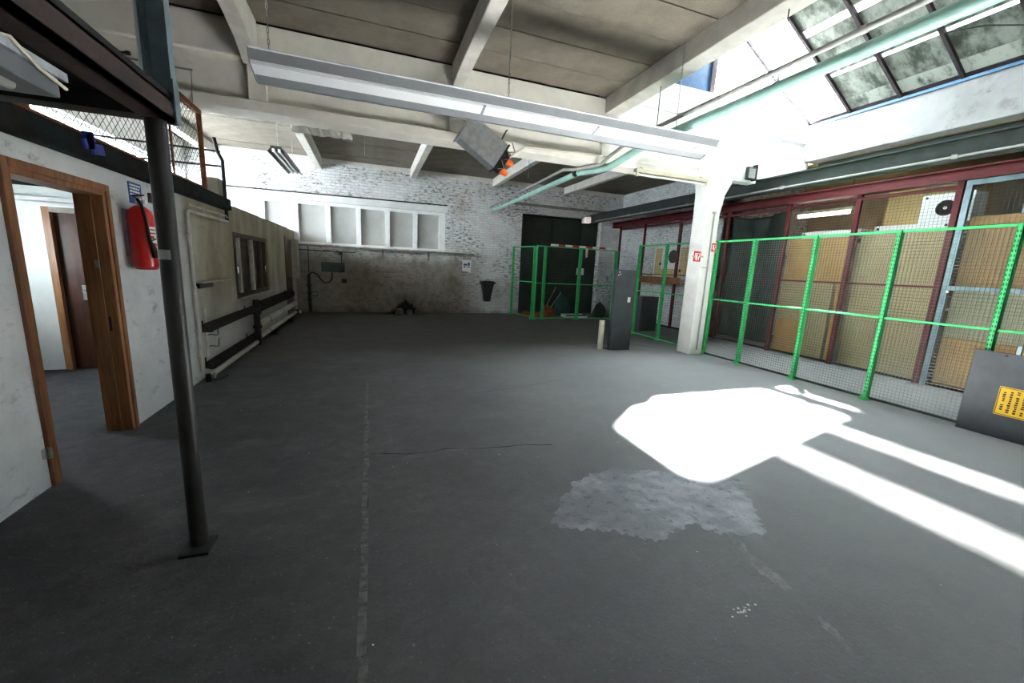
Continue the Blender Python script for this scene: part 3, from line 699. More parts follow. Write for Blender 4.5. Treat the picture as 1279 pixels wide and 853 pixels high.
# back window band
w2 = sroot('window_6', 'long white framed window band of grey obscured panes in the brick wall', 'window', (-0.65, YB, 1.97))
f = MB().box(-3.57, 2.27, YB+0.02, YB+0.14, 3.06, 3.15).box(-3.57, 2.27, YB+0.02, YB+0.14, 1.97, 2.03).box(-3.57, -3.50, YB+0.02, YB+0.14, 2.03, 3.06).box(2.08, 2.27, YB+0.02, YB+0.14, 2.03, 3.06)
f.build('window_frame', 'white', w2)
mx = [-3.50, -2.75, -1.93, -1.10, -0.285, 0.53, 1.35, 2.08]
for x in mx[1:-1]: B(x-0.075, x+0.06, YB-0.02, YB+0.13, 2.03, 3.06).build('mullion', 'white', w2, bevel=0.006)
for k in range(7):
    B(mx[k]+0.05, mx[k+1]-0.07 if k < 6 else mx[k+1], YB+0.10, YB+0.106, 2.03, 3.06).build('pane', 'pane_blind' if k == 0 else 'pane_grey', w2)
B(mx[0]+0.05, mx[1]-0.07, YB+0.07, YB+0.12, 2.30, 2.36).build('transom', 'white', w2)
tag(MB().box(-0.35, 3.2, YB-0.16, YB, 1.90, 1.945).box(0.35, 0.41, YB-0.05, YB, 1.68, 1.90).box(1.72, 1.78, YB-0.05, YB, 1.66, 1.90).build('window_ledge', 'ledge', bevel=0.006), 'long dirty shelf under the grey window panes', 'ledge')
tag(B(-1.998, -0.37, YB-0.06, YB, 1.90, 1.95).build('window_ledge', 'ledge'), 'shallow sill under the window behind the cabin wall end', 'ledge')

# big dark door
d4 = sroot('door_4', 'tall black-green folding door behind the mesh cage', 'door', (6.37, YB+0.2, 0))
for xa, xb in ((4.88, 6.0), (6.03, 7.20), (7.23, 7.87)):
    p = B(xa, xb, YB+0.18, YB+0.23, 0.02, 3.30).build('door_panel', 'door_green', d4, bevel=0.006)
    B(xa+0.10, xb-0.10, YB+0.168, YB+0.18, 0.35, 1.5).build('panel_sheet', 'door_green', p)
    B(xa+0.10, xb-0.10, YB+0.168, YB+0.18, 1.65, 3.1).build('panel_sheet', 'door_green', p)
B(4.85, 7.9, YB+0.25, YB+0.30, 0.0, 3.38).build('backing', 'door_green', d4)
B(4.85, 7.9, YB+0.14, YB+0.25, 3.30, 3.38).build('door_track', 'black_steel', d4)
tag(B(7.12, 7.42, YB+0.160, YB+0.167, 1.42, 1.66).build('notice', 'paper'), 'small pale notice stuck on the black-green door', 'notice')

# ================================================================== LEFT SIDE THINGS
tag(B(XL-0.25, XL+0.10, YF, 7.15, 2.19, 2.345).build('roof_fascia', 'fascia', bevel=0.01), 'dark teal-stained fascia board along the cabin roof edge', 'board')
for yy, zz in ((3.95, 2.30), (4.28, 2.28)):
    g = MB()
    for i in range(5):
        g.obox((XL+0.115, yy+random.uniform(-.06, .06), zz+random.uniform(-.05, .05)), (0.008, 0, 0), (0, random.uniform(.03, .07), .01), (0, -0.01, random.uniform(.02, .05)))
    if yy < 4: tag(g.build('blue_rag', 'blue_rag'), 'blue plastic rag hanging on the cabin roof edge', 'rag')
tag(MB().box(XL-0.2, XL-0.02, 7.05, 7.25, 2.345, 2.62).build('roof_post_stub', 'pale_wood'), 'short wooden stub on the cabin roof by the black railing', 'post')

# chain-link screen on the cabin roof
cl = thing('chain_link_screen', 'chain-link screen in a rusty frame on the cabin roof', 'screen', (XL, 4.7, 2.345))
T([(XL, 6.45, 2.345), (XL, 6.45, 3.32)], 0.026, 8).build('post', 'rust', cl, smooth=True)
T([(XL, 6.52, 2.345), (XL, 6.52, 3.30)], 0.014, 6).build('post', 'rust', cl, smooth=True)
B(XL-0.03, XL+0.03, 5.6, 6.48, 3.265, 3.32).build('top_rail', 'rust', cl)
T([(XL, 3.55, 2.345), (XL, 3.55, 2.80)], 0.024, 8).build('post', 'rust', cl, smooth=True)
T([(XL, 1.6, 2.39), (XL, 6.45, 2.39)], 0.012, 6).build('bottom_rail', 'rust', cl)
s_ = 0.085
def clip_diag(c, sgn, y0, y1, z0, z1):
    pts = []
    for (y, z) in ((y0, None), (y1, None), (None, z0), (None, z1)):
        if y is not None: z = z0+sgn*(y-c)
        else: y = c+sgn*(z-z0)
        if y0-1e-6 <= y <= y1+1e-6 and z0-1e-6 <= z <= z1+1e-6: pts.append((y, z))
    pts = sorted(set((round(a, 4), round(b, 4)) for a, b in pts))
    return (pts[0], pts[-1]) if len(pts) >= 2 and pts[0] != pts[-1] else None
for (y0, y1, z0, z1) in ((2.4, 5.6, 2.40, 2.80), (5.6, 6.45, 2.40, 3.265)):
    lm = MB(); c = y0-1.0
    while c < y1+1.0:
        for sgn in (1, -1):
            e = clip_diag(c, sgn, y0, y1, z0, z1)
            if e: lm.tube([(XL+0.003*sgn, *e[0]), (XL+0.003*sgn, *e[1])], 0.0022, 3, False)
        c += s_
    stuff(lm.build('wire_mesh', 'wire', cl))
T([(XL, 5.6, 2.345), (XL, 5.6, 3.30)], 0.012, 6).build('post', 'rust', cl)


rl = thing('black_railing', 'black pipe railing at the rear edge of the cabin roof', 'railing', (XL, 7.2, 2.0))
T([(XL+0.02, 7.18, 2.02), (XL+0.02, 7.18, 2.88), (XL-0.03, 7.18, 2.99), (XL-0.06, 7.18, 3.18)], 0.024, 8).build('post', 'black_steel', rl, smooth=True)
T([(XO, 7.18, 3.03), (XL, 7.18, 3.0)], 0.014, 6).build('rail', 'black_steel', rl)
T([(XO, 7.18, 2.79), (XL, 7.18, 2.80)], 0.014, 6).build('rail', 'black_steel', rl)

def elbow(a, b, c, r=0.05, n=4):
    a, b, c = Vector(a), Vector(b), Vector(c); p = b+(a-b).normalized()*r; q = b+(c-b).normalized()*r
    return [p.lerp(b, t).lerp(b.lerp(q, t), t) for t in [i/n for i in range(n+1)]]
cp = thing('wall_conduit', 'white painted conduit pipe bending down the cabin wall', 'pipe', (XL+0.03, 5.9, 0.1))
T([(XL+0.03, 7.15, 2.03)]+elbow((XL+0.03, 7.15, 2.03), (XL+0.03, 5.74, 2.03), (XL+0.03, 5.74, 0.2))+[(XL+0.03, 5.74, 0.12)], 0.021, 8).build('tube', 'pipe_white', cp, smooth=True)
T([(XL+0.03, 7.15, 2.09)]+elbow((XL+0.03, 7.15, 2.09), (XL+0.03, 7.19, 2.09), (XL+0.03, 7.19, 2.0), 0.02)+[(XL+0.03, 7.19, 2.03)], 0.012, 8).build('tube', 'pipe_white', cp, smooth=True)
T([(XL+0.025, 5.8, 2.10), (XL+0.025, 7.15, 2.11)], 0.011, 8).build('tube', 'pipe_white', cp, smooth=True)
for z in (0.3, 0.63, 1.15, 1.75): B(XL, XL+0.05, 5.715, 5.765, z-0.012, z+0.012).build('clip', 'pipe_white', cp)
for yy in (6.2, 6.8): B(XL, XL+0.045, yy-0.012, yy+0.012, 2.0, 2.13).build('clip', 'pipe_white', cp)

se = thing('wall_shelf', 'small pale shelf on brackets above the finned heating pipe', 'shelf', (XL, 6.3, 1.1))
B(XL, XL+0.10, 5.80, 6.88, 1.195, 1.215).build('shelf_board', 'pale_wood', se)
B(XL, XL+0.05, 5.85, 6.30, 1.13, 1.19).build('bracket', 'black_steel', se)

ho = thing('hook_rack', 'flat iron bar with curled hooks between the heating pipes', 'hook rack', (XL, 6.1, 0.25))
B(XL, XL+0.012, 6.02, 6.10, 0.24, 0.86).build('bar', 'pipe_white', ho)
for z in (0.52, 0.37):
    T([(XL+0.012, 6.08, z)]+[(XL+0.03+0.03*math.sin(i*0.6), 6.12+0.05*i, z-0.03*math.sin(i*0.55)) for i in range(9)], 0.007, 6).build('hook', 'black_steel', ho)


def finned(name, label, y0, y1, z, r, m='fin', xx=XL+0.11, pitch=0.028):
    t = thing(name, label, 'heating pipe', (xx, (y0+y1)/2, z-r), None)
    T([(xx, y0-0.04, z), (xx, y1+0.04, z)], r*0.5, 10).build('core_pipe', 'fin', t, smooth=True)
    g = MB(); y = y0
    while y < y1:
        g.lathe((xx, y, z), (0, 1, 0), [(0, r), (0.007, r)], 12); y += pitch
    stuff(g.build('fins', m, t))
    n = max(2, int((y1-y0)/1.8))
    for k in range(n):
        yy = y0+0.15+(y1-y0-0.3)*k/(n-1)
        MB().box(XL, xx, yy-0.012, yy+0.012, z-r-0.02, z-r).box(XL, XL+0.012, yy-0.012, yy+0.012, z-r-0.02, z+r).build('bracket', 'black_steel', t)
    return t
finned('finned_pipe', 'sooty finned heating pipe under the wall shelf', 5.80, 7.92, 0.66, 0.062)
finned('finned_pipe', 'sooty finned heating pipe low above the floor by the hook rack', 5.80, 7.92, 0.19, 0.062)
t = finned('finned_pipe', 'thick black finned heating pipe below the curtained window', 8.20, 11.35, 0.665, 0.095, pitch=0.034)
hd = thing('pipe_header', 'black vertical pipe header joining the finned pipes', 'pipe', (XL+0.11, 8.06, 0.05))
T([(XL+0.11, 8.06, 0.10), (XL+0.11, 8.06, 0.80)], 0.05, 10).build('riser', 'fin', hd, smooth=True)
for z in (0.30, 0.55): MB().lathe((XL+0.11, 8.06, z), (0, 0, 1), [(0, 0.07), (0.05, 0.07)], 12).build('flange', 'fin', hd)
B(XL, XL+0.16, 8.03, 8.09, 0.0, 0.10).build('foot', 'black_steel', hd)
for z, r, lab in ((0.36, 0.06, 'fat off-white lagged pipe running under the thick finned pipe'), (0.13, 0.045, 'off-white pipe along the foot of the cabin wall')):
    pt = thing('lagged_pipe', lab, 'pipe', (XL+0.1, 10, z-r))
    T([(XL+0.11, 8.15, z), (XL+0.11, 11.9, z)], r, 12).build('tube', 'pipe_white', pt, smooth=True)
    for yy in (8.8, 10.1, 11.4): MB().lathe((XL+0.11, yy, z), (0, 1, 0), [(0, r+0.008), (0.04, r+0.008)], 12).build('collar', 'pipe_grey', pt)
    for yy in (9.2, 11.0): B(XL+0.02, XL+0.18, yy-0.02, yy+0.02, 0, z-r).build('support', 'black_steel', pt) if z < 0.2 else B(XL, XL+0.11, yy-0.02, yy+0.02, z-r-0.03, z-r+0.01).build('support', 'black_steel', pt)
pl = thing('lower_pipe', 'pale pipe at the wall foot below the lower finned pipe', 'pipe', (XL+0.1, 6.9, 0.02))
T([(XL+0.10, 5.72, 0.06), (XL+0.10, 8.0, 0.06)], 0.035, 10).build('tube', 'pipe_white', pl, smooth=True)
va = thing('pipe_valve', 'small dirty shut-off valve at the end of the finned pipes', 'valve', (XL+0.1, 5.66, 0.0))
T([(XL+0.10, 5.70, 0.0), (XL+0.10, 5.70, 0.10)], 0.03, 8).build('valve_body', 'black_steel', va)
MB().lathe((XL+0.13, 5.70, 0.075), (1, 0, 0), [(0, 0.012), (0.03, 0.012), (0.03, 0.04), (0.042, 0.04)], 12).build('hand_wheel', 'pipe_grey', va)
T([(XL+0.16, 5.72, 0.015), (XL+0.23, 5.95, 0.012)], 0.012, 6).build('lever', 'black_steel', va)
v2 = thing('pipe_valve', 'white capped valve on the lagged pipe by the far door', 'valve', (XL+0.12, 12.0, 0.03))
T([(XL+0.11, 11.9, 0.13), (XL+0.11, 12.08, 0.13)], 0.06, 10).build('valve_body', 'black_steel', v2)
MB().lathe((XL+0.17, 12.0, 0.13), (1, 0, 0), [(0, 0.02), (0.03, 0.05), (0.06, 0.05)], 12).build('cap', 'white', v2)

# fire extinguisher
fx, fy, fz = XL+0.118, 4.50, 1.40
fe = thing('fire_extinguisher', 'red fire extinguisher hanging on the white wall beside the doorway', 'fire extinguisher', (fx, fy, fz))
MB().lathe((fx, fy, fz), (0, 0, 1), [(0, 0.06), (0.012, 0.088), (0.03, 0.092), (0.44, 0.092), (0.49, 0.080), (0.525, 0.045), (0.535, 0.03)], 28).build('cylinder', 'red', fe, smooth=True)
MB().lathe((fx, fy, fz-0.012), (0, 0, 1), [(0, 0.07), (0.014, 0.085), (0.02, 0.085)], 24).build('foot_ring', 'red', fe)
vb = MB().lathe((fx, fy, fz+0.535), (0, 0, 1), [(0, 0.026), (0.05, 0.026), (0.055, 0.02), (0.075, 0.02)], 14).build('valve', 'chrome', fe, smooth=True)
MB().obox((fx+0.02, fy-0.05, fz+0.615), (0.012, 0, 0), (0, 0.075, 0.012), (0, 0, 0.006)).build('lever', 'rubber', vb)
MB().obox((fx+0.02, fy-0.05, fz+0.585), (0.012, 0, 0), (0, 0.06, -0.004), (0, 0, 0.005)).build('grip', 'chrome', vb)
MB().lathe((fx+0.03, fy, fz+0.57), (1, 0, 0), [(0, 0.018), (0.02, 0.018)], 14).build('gauge', 'white', vb)
hp = [(fx+0.01, fy-0.03, fz+0.57), (fx+0.03, fy-0.09, fz+0.58), (fx+0.06, fy-0.115, fz+0.53), (fx+0.075, fy-0.11, fz+0.42), (fx+0.08, fy-0.09, fz+0.27), (fx+0.085, fy-0.07, fz+0.20)]
T(hp, 0.013, 8).build('hose', 'rubber', fe, smooth=True)
MB().lathe((fx+0.085, fy-0.07, fz+0.22), (0.1, 0.25, -1), [(0, 0.014), (0.04, 0.020), (0.12, 0.03), (0.125, 0.03)], 12).build('nozzle', 'rubber', fe, smooth=True)
T([(fx+0.08, fy-0.09, fz+0.235), (fx+0.105, fy-0.02, fz+0.26)], 0.006, 6).build('hose_clip', 'rubber', fe)
lb = MB(); n = 8; a0, a1 = math.radians(-42), math.radians(12)
def curved(r, z0, z1, a0, a1, n=8):
    V = []
    for i in range(n+1):
        a = a0+(a1-a0)*i/n; V += [(fx+r*math.cos(a), fy+r*math.sin(a), z0), (fx+r*math.cos(a), fy+r*math.sin(a), z1)]
    return MB().add(V, [(2*i, 2*i+2, 2*i+3, 2*i+1) for i in range(n)])
curved(0.0932, fz+0.22, fz+0.36, a0, a1).build('label', 'white', fe, smooth=True)
for z in (0.335, 0.305, 0.275, 0.265): curved(0.0938, fz+z-0.006, fz+z+0.006, a0+0.1, a1-0.25 if z > 0.3 else a1-0.5).build('label_print', 'red_sign', fe)
for z in (0.19, 0.17, 0.15): curved(0.0936, fz+z-0.003, fz+z+0.003, a0+0.1, a1-0.15).build('label_print', 'white', fe)
B(XL, XL+0.025, fy-0.03, fy+0.03, fz+0.1, fz+0.5).build('wall_bracket', 'pipe_grey', fe)

sg = thing('blue_sign', 'blue instruction sign with white lines above the fire extinguisher', 'sign', (XL, 4.72, 1.96))
B(XL, XL+0.006, 4.62, 4.83, 1.965, 2.15).build('plate', 'blue_sign', sg)
random.seed(3)
for k, z in enumerate((2.125, 2.098, 2.071, 2.044)):
    y = 4.635
    while y < 4.79:
        l = random.uniform(0.018, 0.042); B(XL+0.006, XL+0.0072, y, min(y+l, 4.815), z-0.0075, z+0.0075).build('print', 'white', sg); y += l+0.008
tag(B(XL, XL+0.02, 4.95, 5.08, 2.01, 2.10).build('wall_plate', 'brown_steel'), 'small brown plate on the wall right of the fire extinguisher', 'plate')
tag(B(XL, XL+0.015, 5.06, 5.2, 1.80, 1.87).build('wall_plate', 'pale_wood'), 'small pale plate on the cabin wall behind the steel pole', 'plate')

# platform, its pole and post
po = thing('steel_pole', 'dark steel pole on a square base plate holding the platform corner', 'pole', (-0.895, 2.35, 0))
T([(-0.895, 2.35, 0.012), (-0.890, 2.35, 2.13)], 0.040, 20).build('tube', 'pole', po, smooth=True)
B(-0.955, -0.825, 2.25, 2.40, 0, 0.014).build('base_plate', 'pole', po)
st = MB(); V = []
for i in range(9):
    a = math.radians(-150+i*11); V += [(-0.8915+0.0412*math.cos(a), 2.35+0.0412*math.sin(a), 1.515), (-0.8915+0.0412*math.cos(a), 2.35+0.0412*math.sin(a), 1.56)]
st.add(V, [(2*i, 2*i+2, 2*i+3, 2*i+1) for i in range(8)]).build('tape', 'pipe_grey', po, smooth=True)
pf = thing('steel_platform', 'dark overhead platform with a brown steel edge beam', 'platform', (-1.4, 0, 2.12))
bm = MB().box(-0.85, -0.815, YF+0.3, 2.40, 2.125, 2.215).box(-0.93, -0.815, YF+0.3, 2.40, 2.125, 2.137).box(-0.93, -0.815, YF+0.3, 2.40, 2.203, 2.215)
bm.build('edge_beam', 'brown_steel', pf)
B(XL+0.11, -0.855, 2.30, 2.40, 2.13, 2.20).build('end_beam', 'black_steel', pf)
for yy in (1.4, 0.4, -0.8): B(XL+0.11, -0.86, yy-0.04, yy+0.04, 2.13, 2.20).build('joist', 'black_steel', pf)
for k in range(7):
    xa = XL+0.11+k*0.153; B(xa, xa+0.147, YF+0.3, 2.38, 2.216, 2.245).build('deck_board', 'deck', pf)
ps = thing('steel_channel_post', 'blue-grey steel channel post rising from the platform corner', 'post', (-0.85, 2.42, 2.12))
ch = MB().box(-0.905, -0.810, 2.375, 2.385, 2.245, 4.33).box(-0.905, -0.895, 2.33, 2.375, 2.245, 4.33).box(-0.820, -0.810, 2.33, 2.375, 2.245, 4.33).box(-0.812, -0.804, 2.33, 2.385, 2.12, 2.30)
ch.build('channel', 'blue_steel', ps)
T([(-0.917, 2.35, 2.25), (-0.917, 2.35, 4.3)], 0.010, 8).build('conduit', 'lamp_white', ps)
ul = thing('platform_lamp', 'unlit grey fluorescent fixture under the dark platform', 'lamp', (-1.0, 1.0, 1.97))
B(-1.10, -0.90, 0.2, 1.76, 2.005, 2.075).build('housing', 'grey_metal', ul, bevel=0.006)
B(-0.90, -0.888, 0.2, 1.78, 2.06, 2.085).build('side_lip', 'galv', ul); B(-1.112, -1.10, 0.2, 1.78, 2.06, 2.085).build('side_lip', 'galv', ul)
T([(-0.96, 0.25, 2.0), (-0.96, 1.66, 2.0)], 0.015, 10).build('tube', 'pipe_grey', ul, smooth=True); T([(-1.04, 0.25, 2.0), (-1.04, 1.66, 2.0)], 0.015, 10).build('tube', 'pipe_grey', ul, smooth=True)
T([(-0.92, 1.50, 2.08), (-0.885, 1.56, 2.09), (-0.88, 1.64, 2.05), (-0.875, 1.74, 2.03)], 0.005, 6).build('cable', 'cream', ul, smooth=True)
for yy in (0.65, 1.15): T([(-1.0, yy, 2.075), (-1.0, yy, 2.13)], 0.006, 5).build('hanger', 'black_steel', ul)

# black pipe bracket on the crossbeam
bk = thing('beam_conduit', 'thin cable conduit with a black end bracket on the crossbeam', 'conduit', (-2.3, 6.24, 3.6))
T([(-2.66, 6.19, 3.60), (-2.66, 6.19, 3.72), (-2.55, 6.19, 3.735)], 0.014, 6).build('end_bracket', 'black_steel', bk)
T([(-2.62, 6.24, 3.70), (-1.95, 6.24, 3.69)], 0.011, 6).build('tube', 'pipe_grey', bk)
T([(-1.95, 6.20, 3.69), (-1.95, 6.19, 3.60), (-1.96, 6.19, 3.3)], 0.006, 5).build('cable', 'pipe_grey', bk)
MB().lathe((-2.55, 6.19, 3.735), (1, 0, 0), [(0, 0.022), (0.04, 0.022)], 10).build('cap', 'black_steel', bk)

# ================================================================== BACK WALL THINGS
eb = thing('fuse_box', 'grey-green fuse box with a hanging cable on the darkened lower brick wall', 'fuse box', (-1.0, YB-0.08, 1.2))
B(-1.32, -0.70, YB-0.14, YB, 1.20, 1.475).build('housing', 'box_green', eb, bevel=0.01)
for x in (-1.26, -0.98, -0.76): B(x-0.02, x+0.02, YB-0.155, YB-0.14, 1.215, 1.46).build('fuse_cover', 'box_green', eb)
T([(-0.78, YB-0.06, 1.475), (-0.78, YB-0.06, 1.72)], 0.014, 6).build('cable', 'black_steel', eb)
B(-0.86, -0.74, YB-0.09, YB, 1.70, 1.80).build('junction_box', 'box_green', eb)
T([(-1.05, YB-0.06, 1.20), (-1.05, YB-0.06, 1.05)]+arc((-1.22, YB-0.06, 1.05), (1, 0, 0), (0, 0, -1), 0.17, 0.2, 1.9, 8)+[(-1.36, YB-0.06, 0.98), (-1.45, YB-0.06, 1.12), (-1.58, YB-0.06, 1.17), (-1.66, YB-0.06, 1.08)], 0.02, 8).build('hanging_cable', 'black_steel', eb, smooth=True)
cv = thing('green_riser', 'dark green riser pipe with couplings in the back corner', 'pipe', (-1.66, YB-0.06, 0))
T([(-1.66, YB-0.06, 0), (-1.66, YB-0.06, 1.1)], 0.045, 10).build('tube', 'conduit_green', cv, smooth=True)
T([(-1.66, YB-0.05, 1.1), (-1.66, YB-0.05, 1.9)], 0.014, 8).build('upper_tube', 'conduit_green', cv)
for z in (0.35, 0.55, 0.78): MB().lathe((-1.66, YB-0.07, z), (0, 0, 1), [(0, 0.065), (0.05, 0.065)], 12).build('coupling', 'conduit_green', cv)
T([(-1.60, YB-0.08, 0.62), (-1.46, YB-0.08, 0.62), (-1.45, YB-0.08, 0.50), (-1.58, YB-0.08, 0.48)], 0.014, 6).build('side_loop', 'conduit_green', cv)
tag(B(-0.80, -0.66, YB-0.03, YB, 0.88, 1.0).build('socket_plate', 'brown_steel'), 'small dark brown plate on the bricks below the fuse box', 'plate')
tag(MB().tube([(-1.995, YB-0.03, 1.795), (-0.4, YB-0.03, 1.79)], 0.014, 6).build('wall_cable', 'black_steel'), 'dark cable running below the window sill', 'cable')

nt_ = thing('wall_notice', 'white notice with blue print hanging under the window ledge', 'notice', (2.98, YB-0.01, 1.33))
B(2.84, 3.13, YB-0.012, YB, 1.34, 1.85).build('sheet', 'paper', nt_)
B(2.84, 3.13, YB-0.014, YB-0.012, 1.74, 1.85).build('header', 'pale_wood', nt_)
for xa, xb, za, zb in ((2.88, 3.0, 1.56, 1.62), (3.02, 3.09, 1.56, 1.66), (2.88, 2.95, 1.50, 1.54), (3.0, 3.09, 1.50, 1.53)): B(xa, xb, YB-0.014, YB-0.012, za, zb).build('print', 'blue_sign', nt_)
B(2.84, 3.05, YB-0.014, YB-0.012, 1.34, 1.365).build('bottom_bar', 'black_steel', nt_)

wb = thing('wall_bin', 'black tapered plastic bin hung on the white brick wall', 'bin', (3.66, YB-0.17, 0.45))
def frustum(c, prof, n=4, rot=math.pi/4, sq=(1, 1)):
    V = []; F = []
    for z, r in prof:
        for k in range(n): a = rot+2*math.pi*k/n; V.append((c[0]+r*sq[0]*math.cos(a), c[1]+r*sq[1]*math.sin(a), z))
    for i in range(len(prof)-1):
        for k in range(n): F.append((i*n+k, i*n+(k+1) % n, i*n+n+(k+1) % n, i*n+n+k))
    F += [tuple(range(n))[::-1], tuple((len(prof)-1)*n+k for k in range(n))]
    return MB().add(V, F)
frustum((3.66, YB-0.17), [(0.42, 0.15), (0.62, 0.18), (0.98, 0.27), (1.0, 0.27)], sq=(1, 0.75)).build('bucket', 'plastic_bin', wb, bevel=0.015)
frustum((3.66, YB-0.185), [(1.0, 0.34), (1.05, 0.34), (1.10, 0.22)], sq=(1, 0.7)).build('lid', 'plastic_bin', wb, bevel=0.012)
T([(3.60, YB-0.2, 1.08), (3.60, YB-0.2, 1.13), (3.72, YB-0.2, 1.13), (3.72, YB-0.2, 1.08)], 0.012, 6).build('handle', 'plastic_bin', wb)
B(3.56, 3.76, YB-0.06, YB, 0.50, 0.9).build('wall_bracket', 'black_steel', wb)

wd = thing('dead_weed_heap', 'dark heap of dead weeds against the foot of the brick wall', 'weeds', (1.0, YB-0.2, 0))
random.seed(11); g = MB()
for i in range(420):
    a = random.uniform(0, 2*math.pi); rr = abs(random.gauss(0, 0.2)); bx, by = 1.0+rr*1.3*math.cos(a), YB-0.22+0.15*math.sin(a)*min(rr*3, 1)
    h = max(0.05, 0.52-rr*1.1)*random.uniform(0.4, 1.05); by = min(by, YB-0.02)
    tx, ty = bx+random.uniform(-.08, .08), min(by+random.uniform(-.06, .04), YB-0.01); w_ = random.uniform(0.008, 0.022)
    g.add([(bx-w_, by, 0), (bx+w_, by, 0), (tx+w_*.8, ty, h*0.6), (tx, ty, h)], [(0, 1, 2), (0, 2, 3)])
stuff(g.build('stems', 'dead_leaf', wd))
for (x, y, s, lab) in ((0.82, 12.42, 0.11, 'squat dirty stone block before the dead weeds'), (1.12, 12.44, 0.09, 'small dirty stone block beside the dead weeds'), (1.38, 12.45, 0.10, 'rounded dirty stone block at the end of the weed heap')):
    P = MB(); P.lathe((x, y, 0), (0, 0, 1), [(0, s*1.1), (s*0.7, s*1.2), (s*1.5, s), (s*1.8, s*0.6)], 7)
    tag(P.build('stone_block', 'stone'), lab, 'stone', 'stone blocks by the weeds')

# ================================================================== CAGES
def mesh_panel(m, p0, p1, z0, z1, s=0.04, r=0.0016, sz=None):
    """welded wire in the vertical plane p0-p1"""
    p0, p1 = Vector((*p0, 0)), Vector((*p1, 0)); L_ = (p1-p0).length; n = int(L_/s); sz = sz or s
    for i in range(n+1):
        q = p0.lerp(p1, i/n); m.tube([(q.x, q.y, z0), (q.x, q.y, z1)], r, 3, False)
    k = int((z1-z0)/sz)
    for i in range(k+1):
        z = z0+(z1-z0)*i/k; m.tube([(p0.x, p0.y, z), (p1.x, p1.y, z)], r, 3, False)
    return m


def green_post(parent, x, y, z1=2.25, axis='y', holes=True, w=0.05):
    d = 0.035
    if axis == 'y': P = MB().box(x-d, x+d, y-w/2, y-w/2+0.006, 0.012, z1).box(x-d, x-d+0.006, y-w/2, y+w/2, 0.012, z1).box(x-d, x+d, y+w/2-0.006, y+w/2, 0.012, z1)
    else: P = MB().box(x-w/2, x+w/2, y-d, y-d+0.006, 0.012, z1).box(x-w/2, x-w/2+0.006, y-d, y+d, 0.012, z1).box(x+w/2-0.006, x+w/2, y-d, y+d, 0.012, z1)
    p = P.build('post', 'green', parent)
    MB().box(x-0.06, x+0.06, y-0.05, y+0.05, 0, 0.012).build('foot_plate', 'green', p)
    if axis == 'y': MB().prism([(x-d-0.03, y-0.05, 0.012), (x-d, y-0.05, 0.012), (x-d, y, 0.09)], (0, 0.02, 0)).prism([(x-d, y-0.07, 0.012), (x-d, y+0.07, 0.012), (x-d, y, 0.11)], (-0.006, 0, 0)).build('gusset', 'green', p)
    if holes:
        g = MB(); z = 0.12
        while z < z1-0.05:
            for s2 in (-0.011, 0.011):
                if axis == 'y': g.box(x-d-0.0008, x-d+0.001, y+s2-0.004, y+s2+0.004, z-0.013, z+0.013)
                else: g.box(x+s2-0.004, x+s2+0.004, y-d-0.0008, y-d+0.001, z-0.013, z+0.013)
            z += 0.05
        stuff(g.build('punched_holes', 'hole', p))
    return p


FX = 6.39
gf = thing('green_mesh_fence', 'bright green framed wire mesh fence from the column along the pale aisle floor', 'fence', (FX, 3.8, 0))
fp = [6.19, 5.37, 4.33, 3.31, 2.29, 1.27, 0.25]
for i, yy in enumerate(fp): green_post(gf, FX, yy, 2.25)
for z, h in ((2.235, 0.03), (1.13, 0.025), (0.035, 0.03)):
    for a, b in zip(fp[:-1], fp[1:]): B(FX-0.015, FX+0.015, b+0.026, a-0.026, z-h/2, z+h/2).build('rail', 'green' if z > 0.1 else 'conduit_green', gf)
for a, b in zip(fp[:-1], fp[1:]):
    stuff(mesh_panel(MB(), (FX, b+0.03), (FX, a-0.03), 0.05, 2.22, 0.04, 0.0023).build('wire_mesh', 'mesh_wire', gf))

SX = 6.5
sf = thing('green_mesh_fence', 'green mesh fence running back from the column towards the dark door', 'fence', (SX, 8, 0))
sp = [6.66, 7.73, 8.72]
for yy in sp: green_post(sf, SX, yy, 2.27)
for z in (2.255, 1.13, 0.035):
    for a, b in zip(sp[:-1], sp[1:]): B(SX-0.015, SX+0.015, a+0.026, b-0.026, z-0.014, z+0.014).build('rail', 'green', sf)
for a, b in zip(sp[:-1], sp[1:]): stuff(mesh_panel(MB(), (SX, a), (SX, b), 0.05, 2.24, 0.05, 0.0018).build('wire_mesh', 'mesh_wire', sf))

RY = 11.5
rf = thing('green_mesh_fence', 'green mesh fence standing across the black-green door', 'fence', (6.2, RY, 0))
rp = [4.83, 5.08, 5.14, 6.30, 6.36, 7.62, 7.70]
for x in rp: green_post(rf, x, RY, 2.27, 'x', False, 0.03)
for z in (2.255, 1.13, 0.035):
    for a, b in ((4.83, 5.08), (5.14, 6.30), (6.36, 7.62)): B(a+0.024, b-0.024, RY-0.015, RY+0.015, z-0.016, z+0.016).build('rail', 'green', rf)
for a, b in ((4.83, 5.08), (5.14, 6.30), (6.36, 7.62)): stuff(mesh_panel(MB(), (a, RY), (b, RY), 0.05, 2.24, 0.05, 0.002).build('wire_mesh', 'mesh_wire', rf))
gl = thing('green_mesh_gate', 'green mesh gate leaf folded back to the white brick wall', 'gate', (4.6, 12.2, 0))
for (x, y) in ((4.80, 11.62), (4.52, 12.78)): green_post(gl, x, y, 2.25, 'y', False, 0.04)
for z in (2.24, 1.15, 0.06): MB().tube([(4.80, 11.64, z), (4.52, 12.76, z)], 0.016, 6).build('rail', 'green', gl)
stuff(mesh_panel(MB(), (4.79, 11.65), (4.53, 12.75), 0.08, 2.22, 0.05, 0.002).build('wire_mesh', 'mesh_wire', gl))

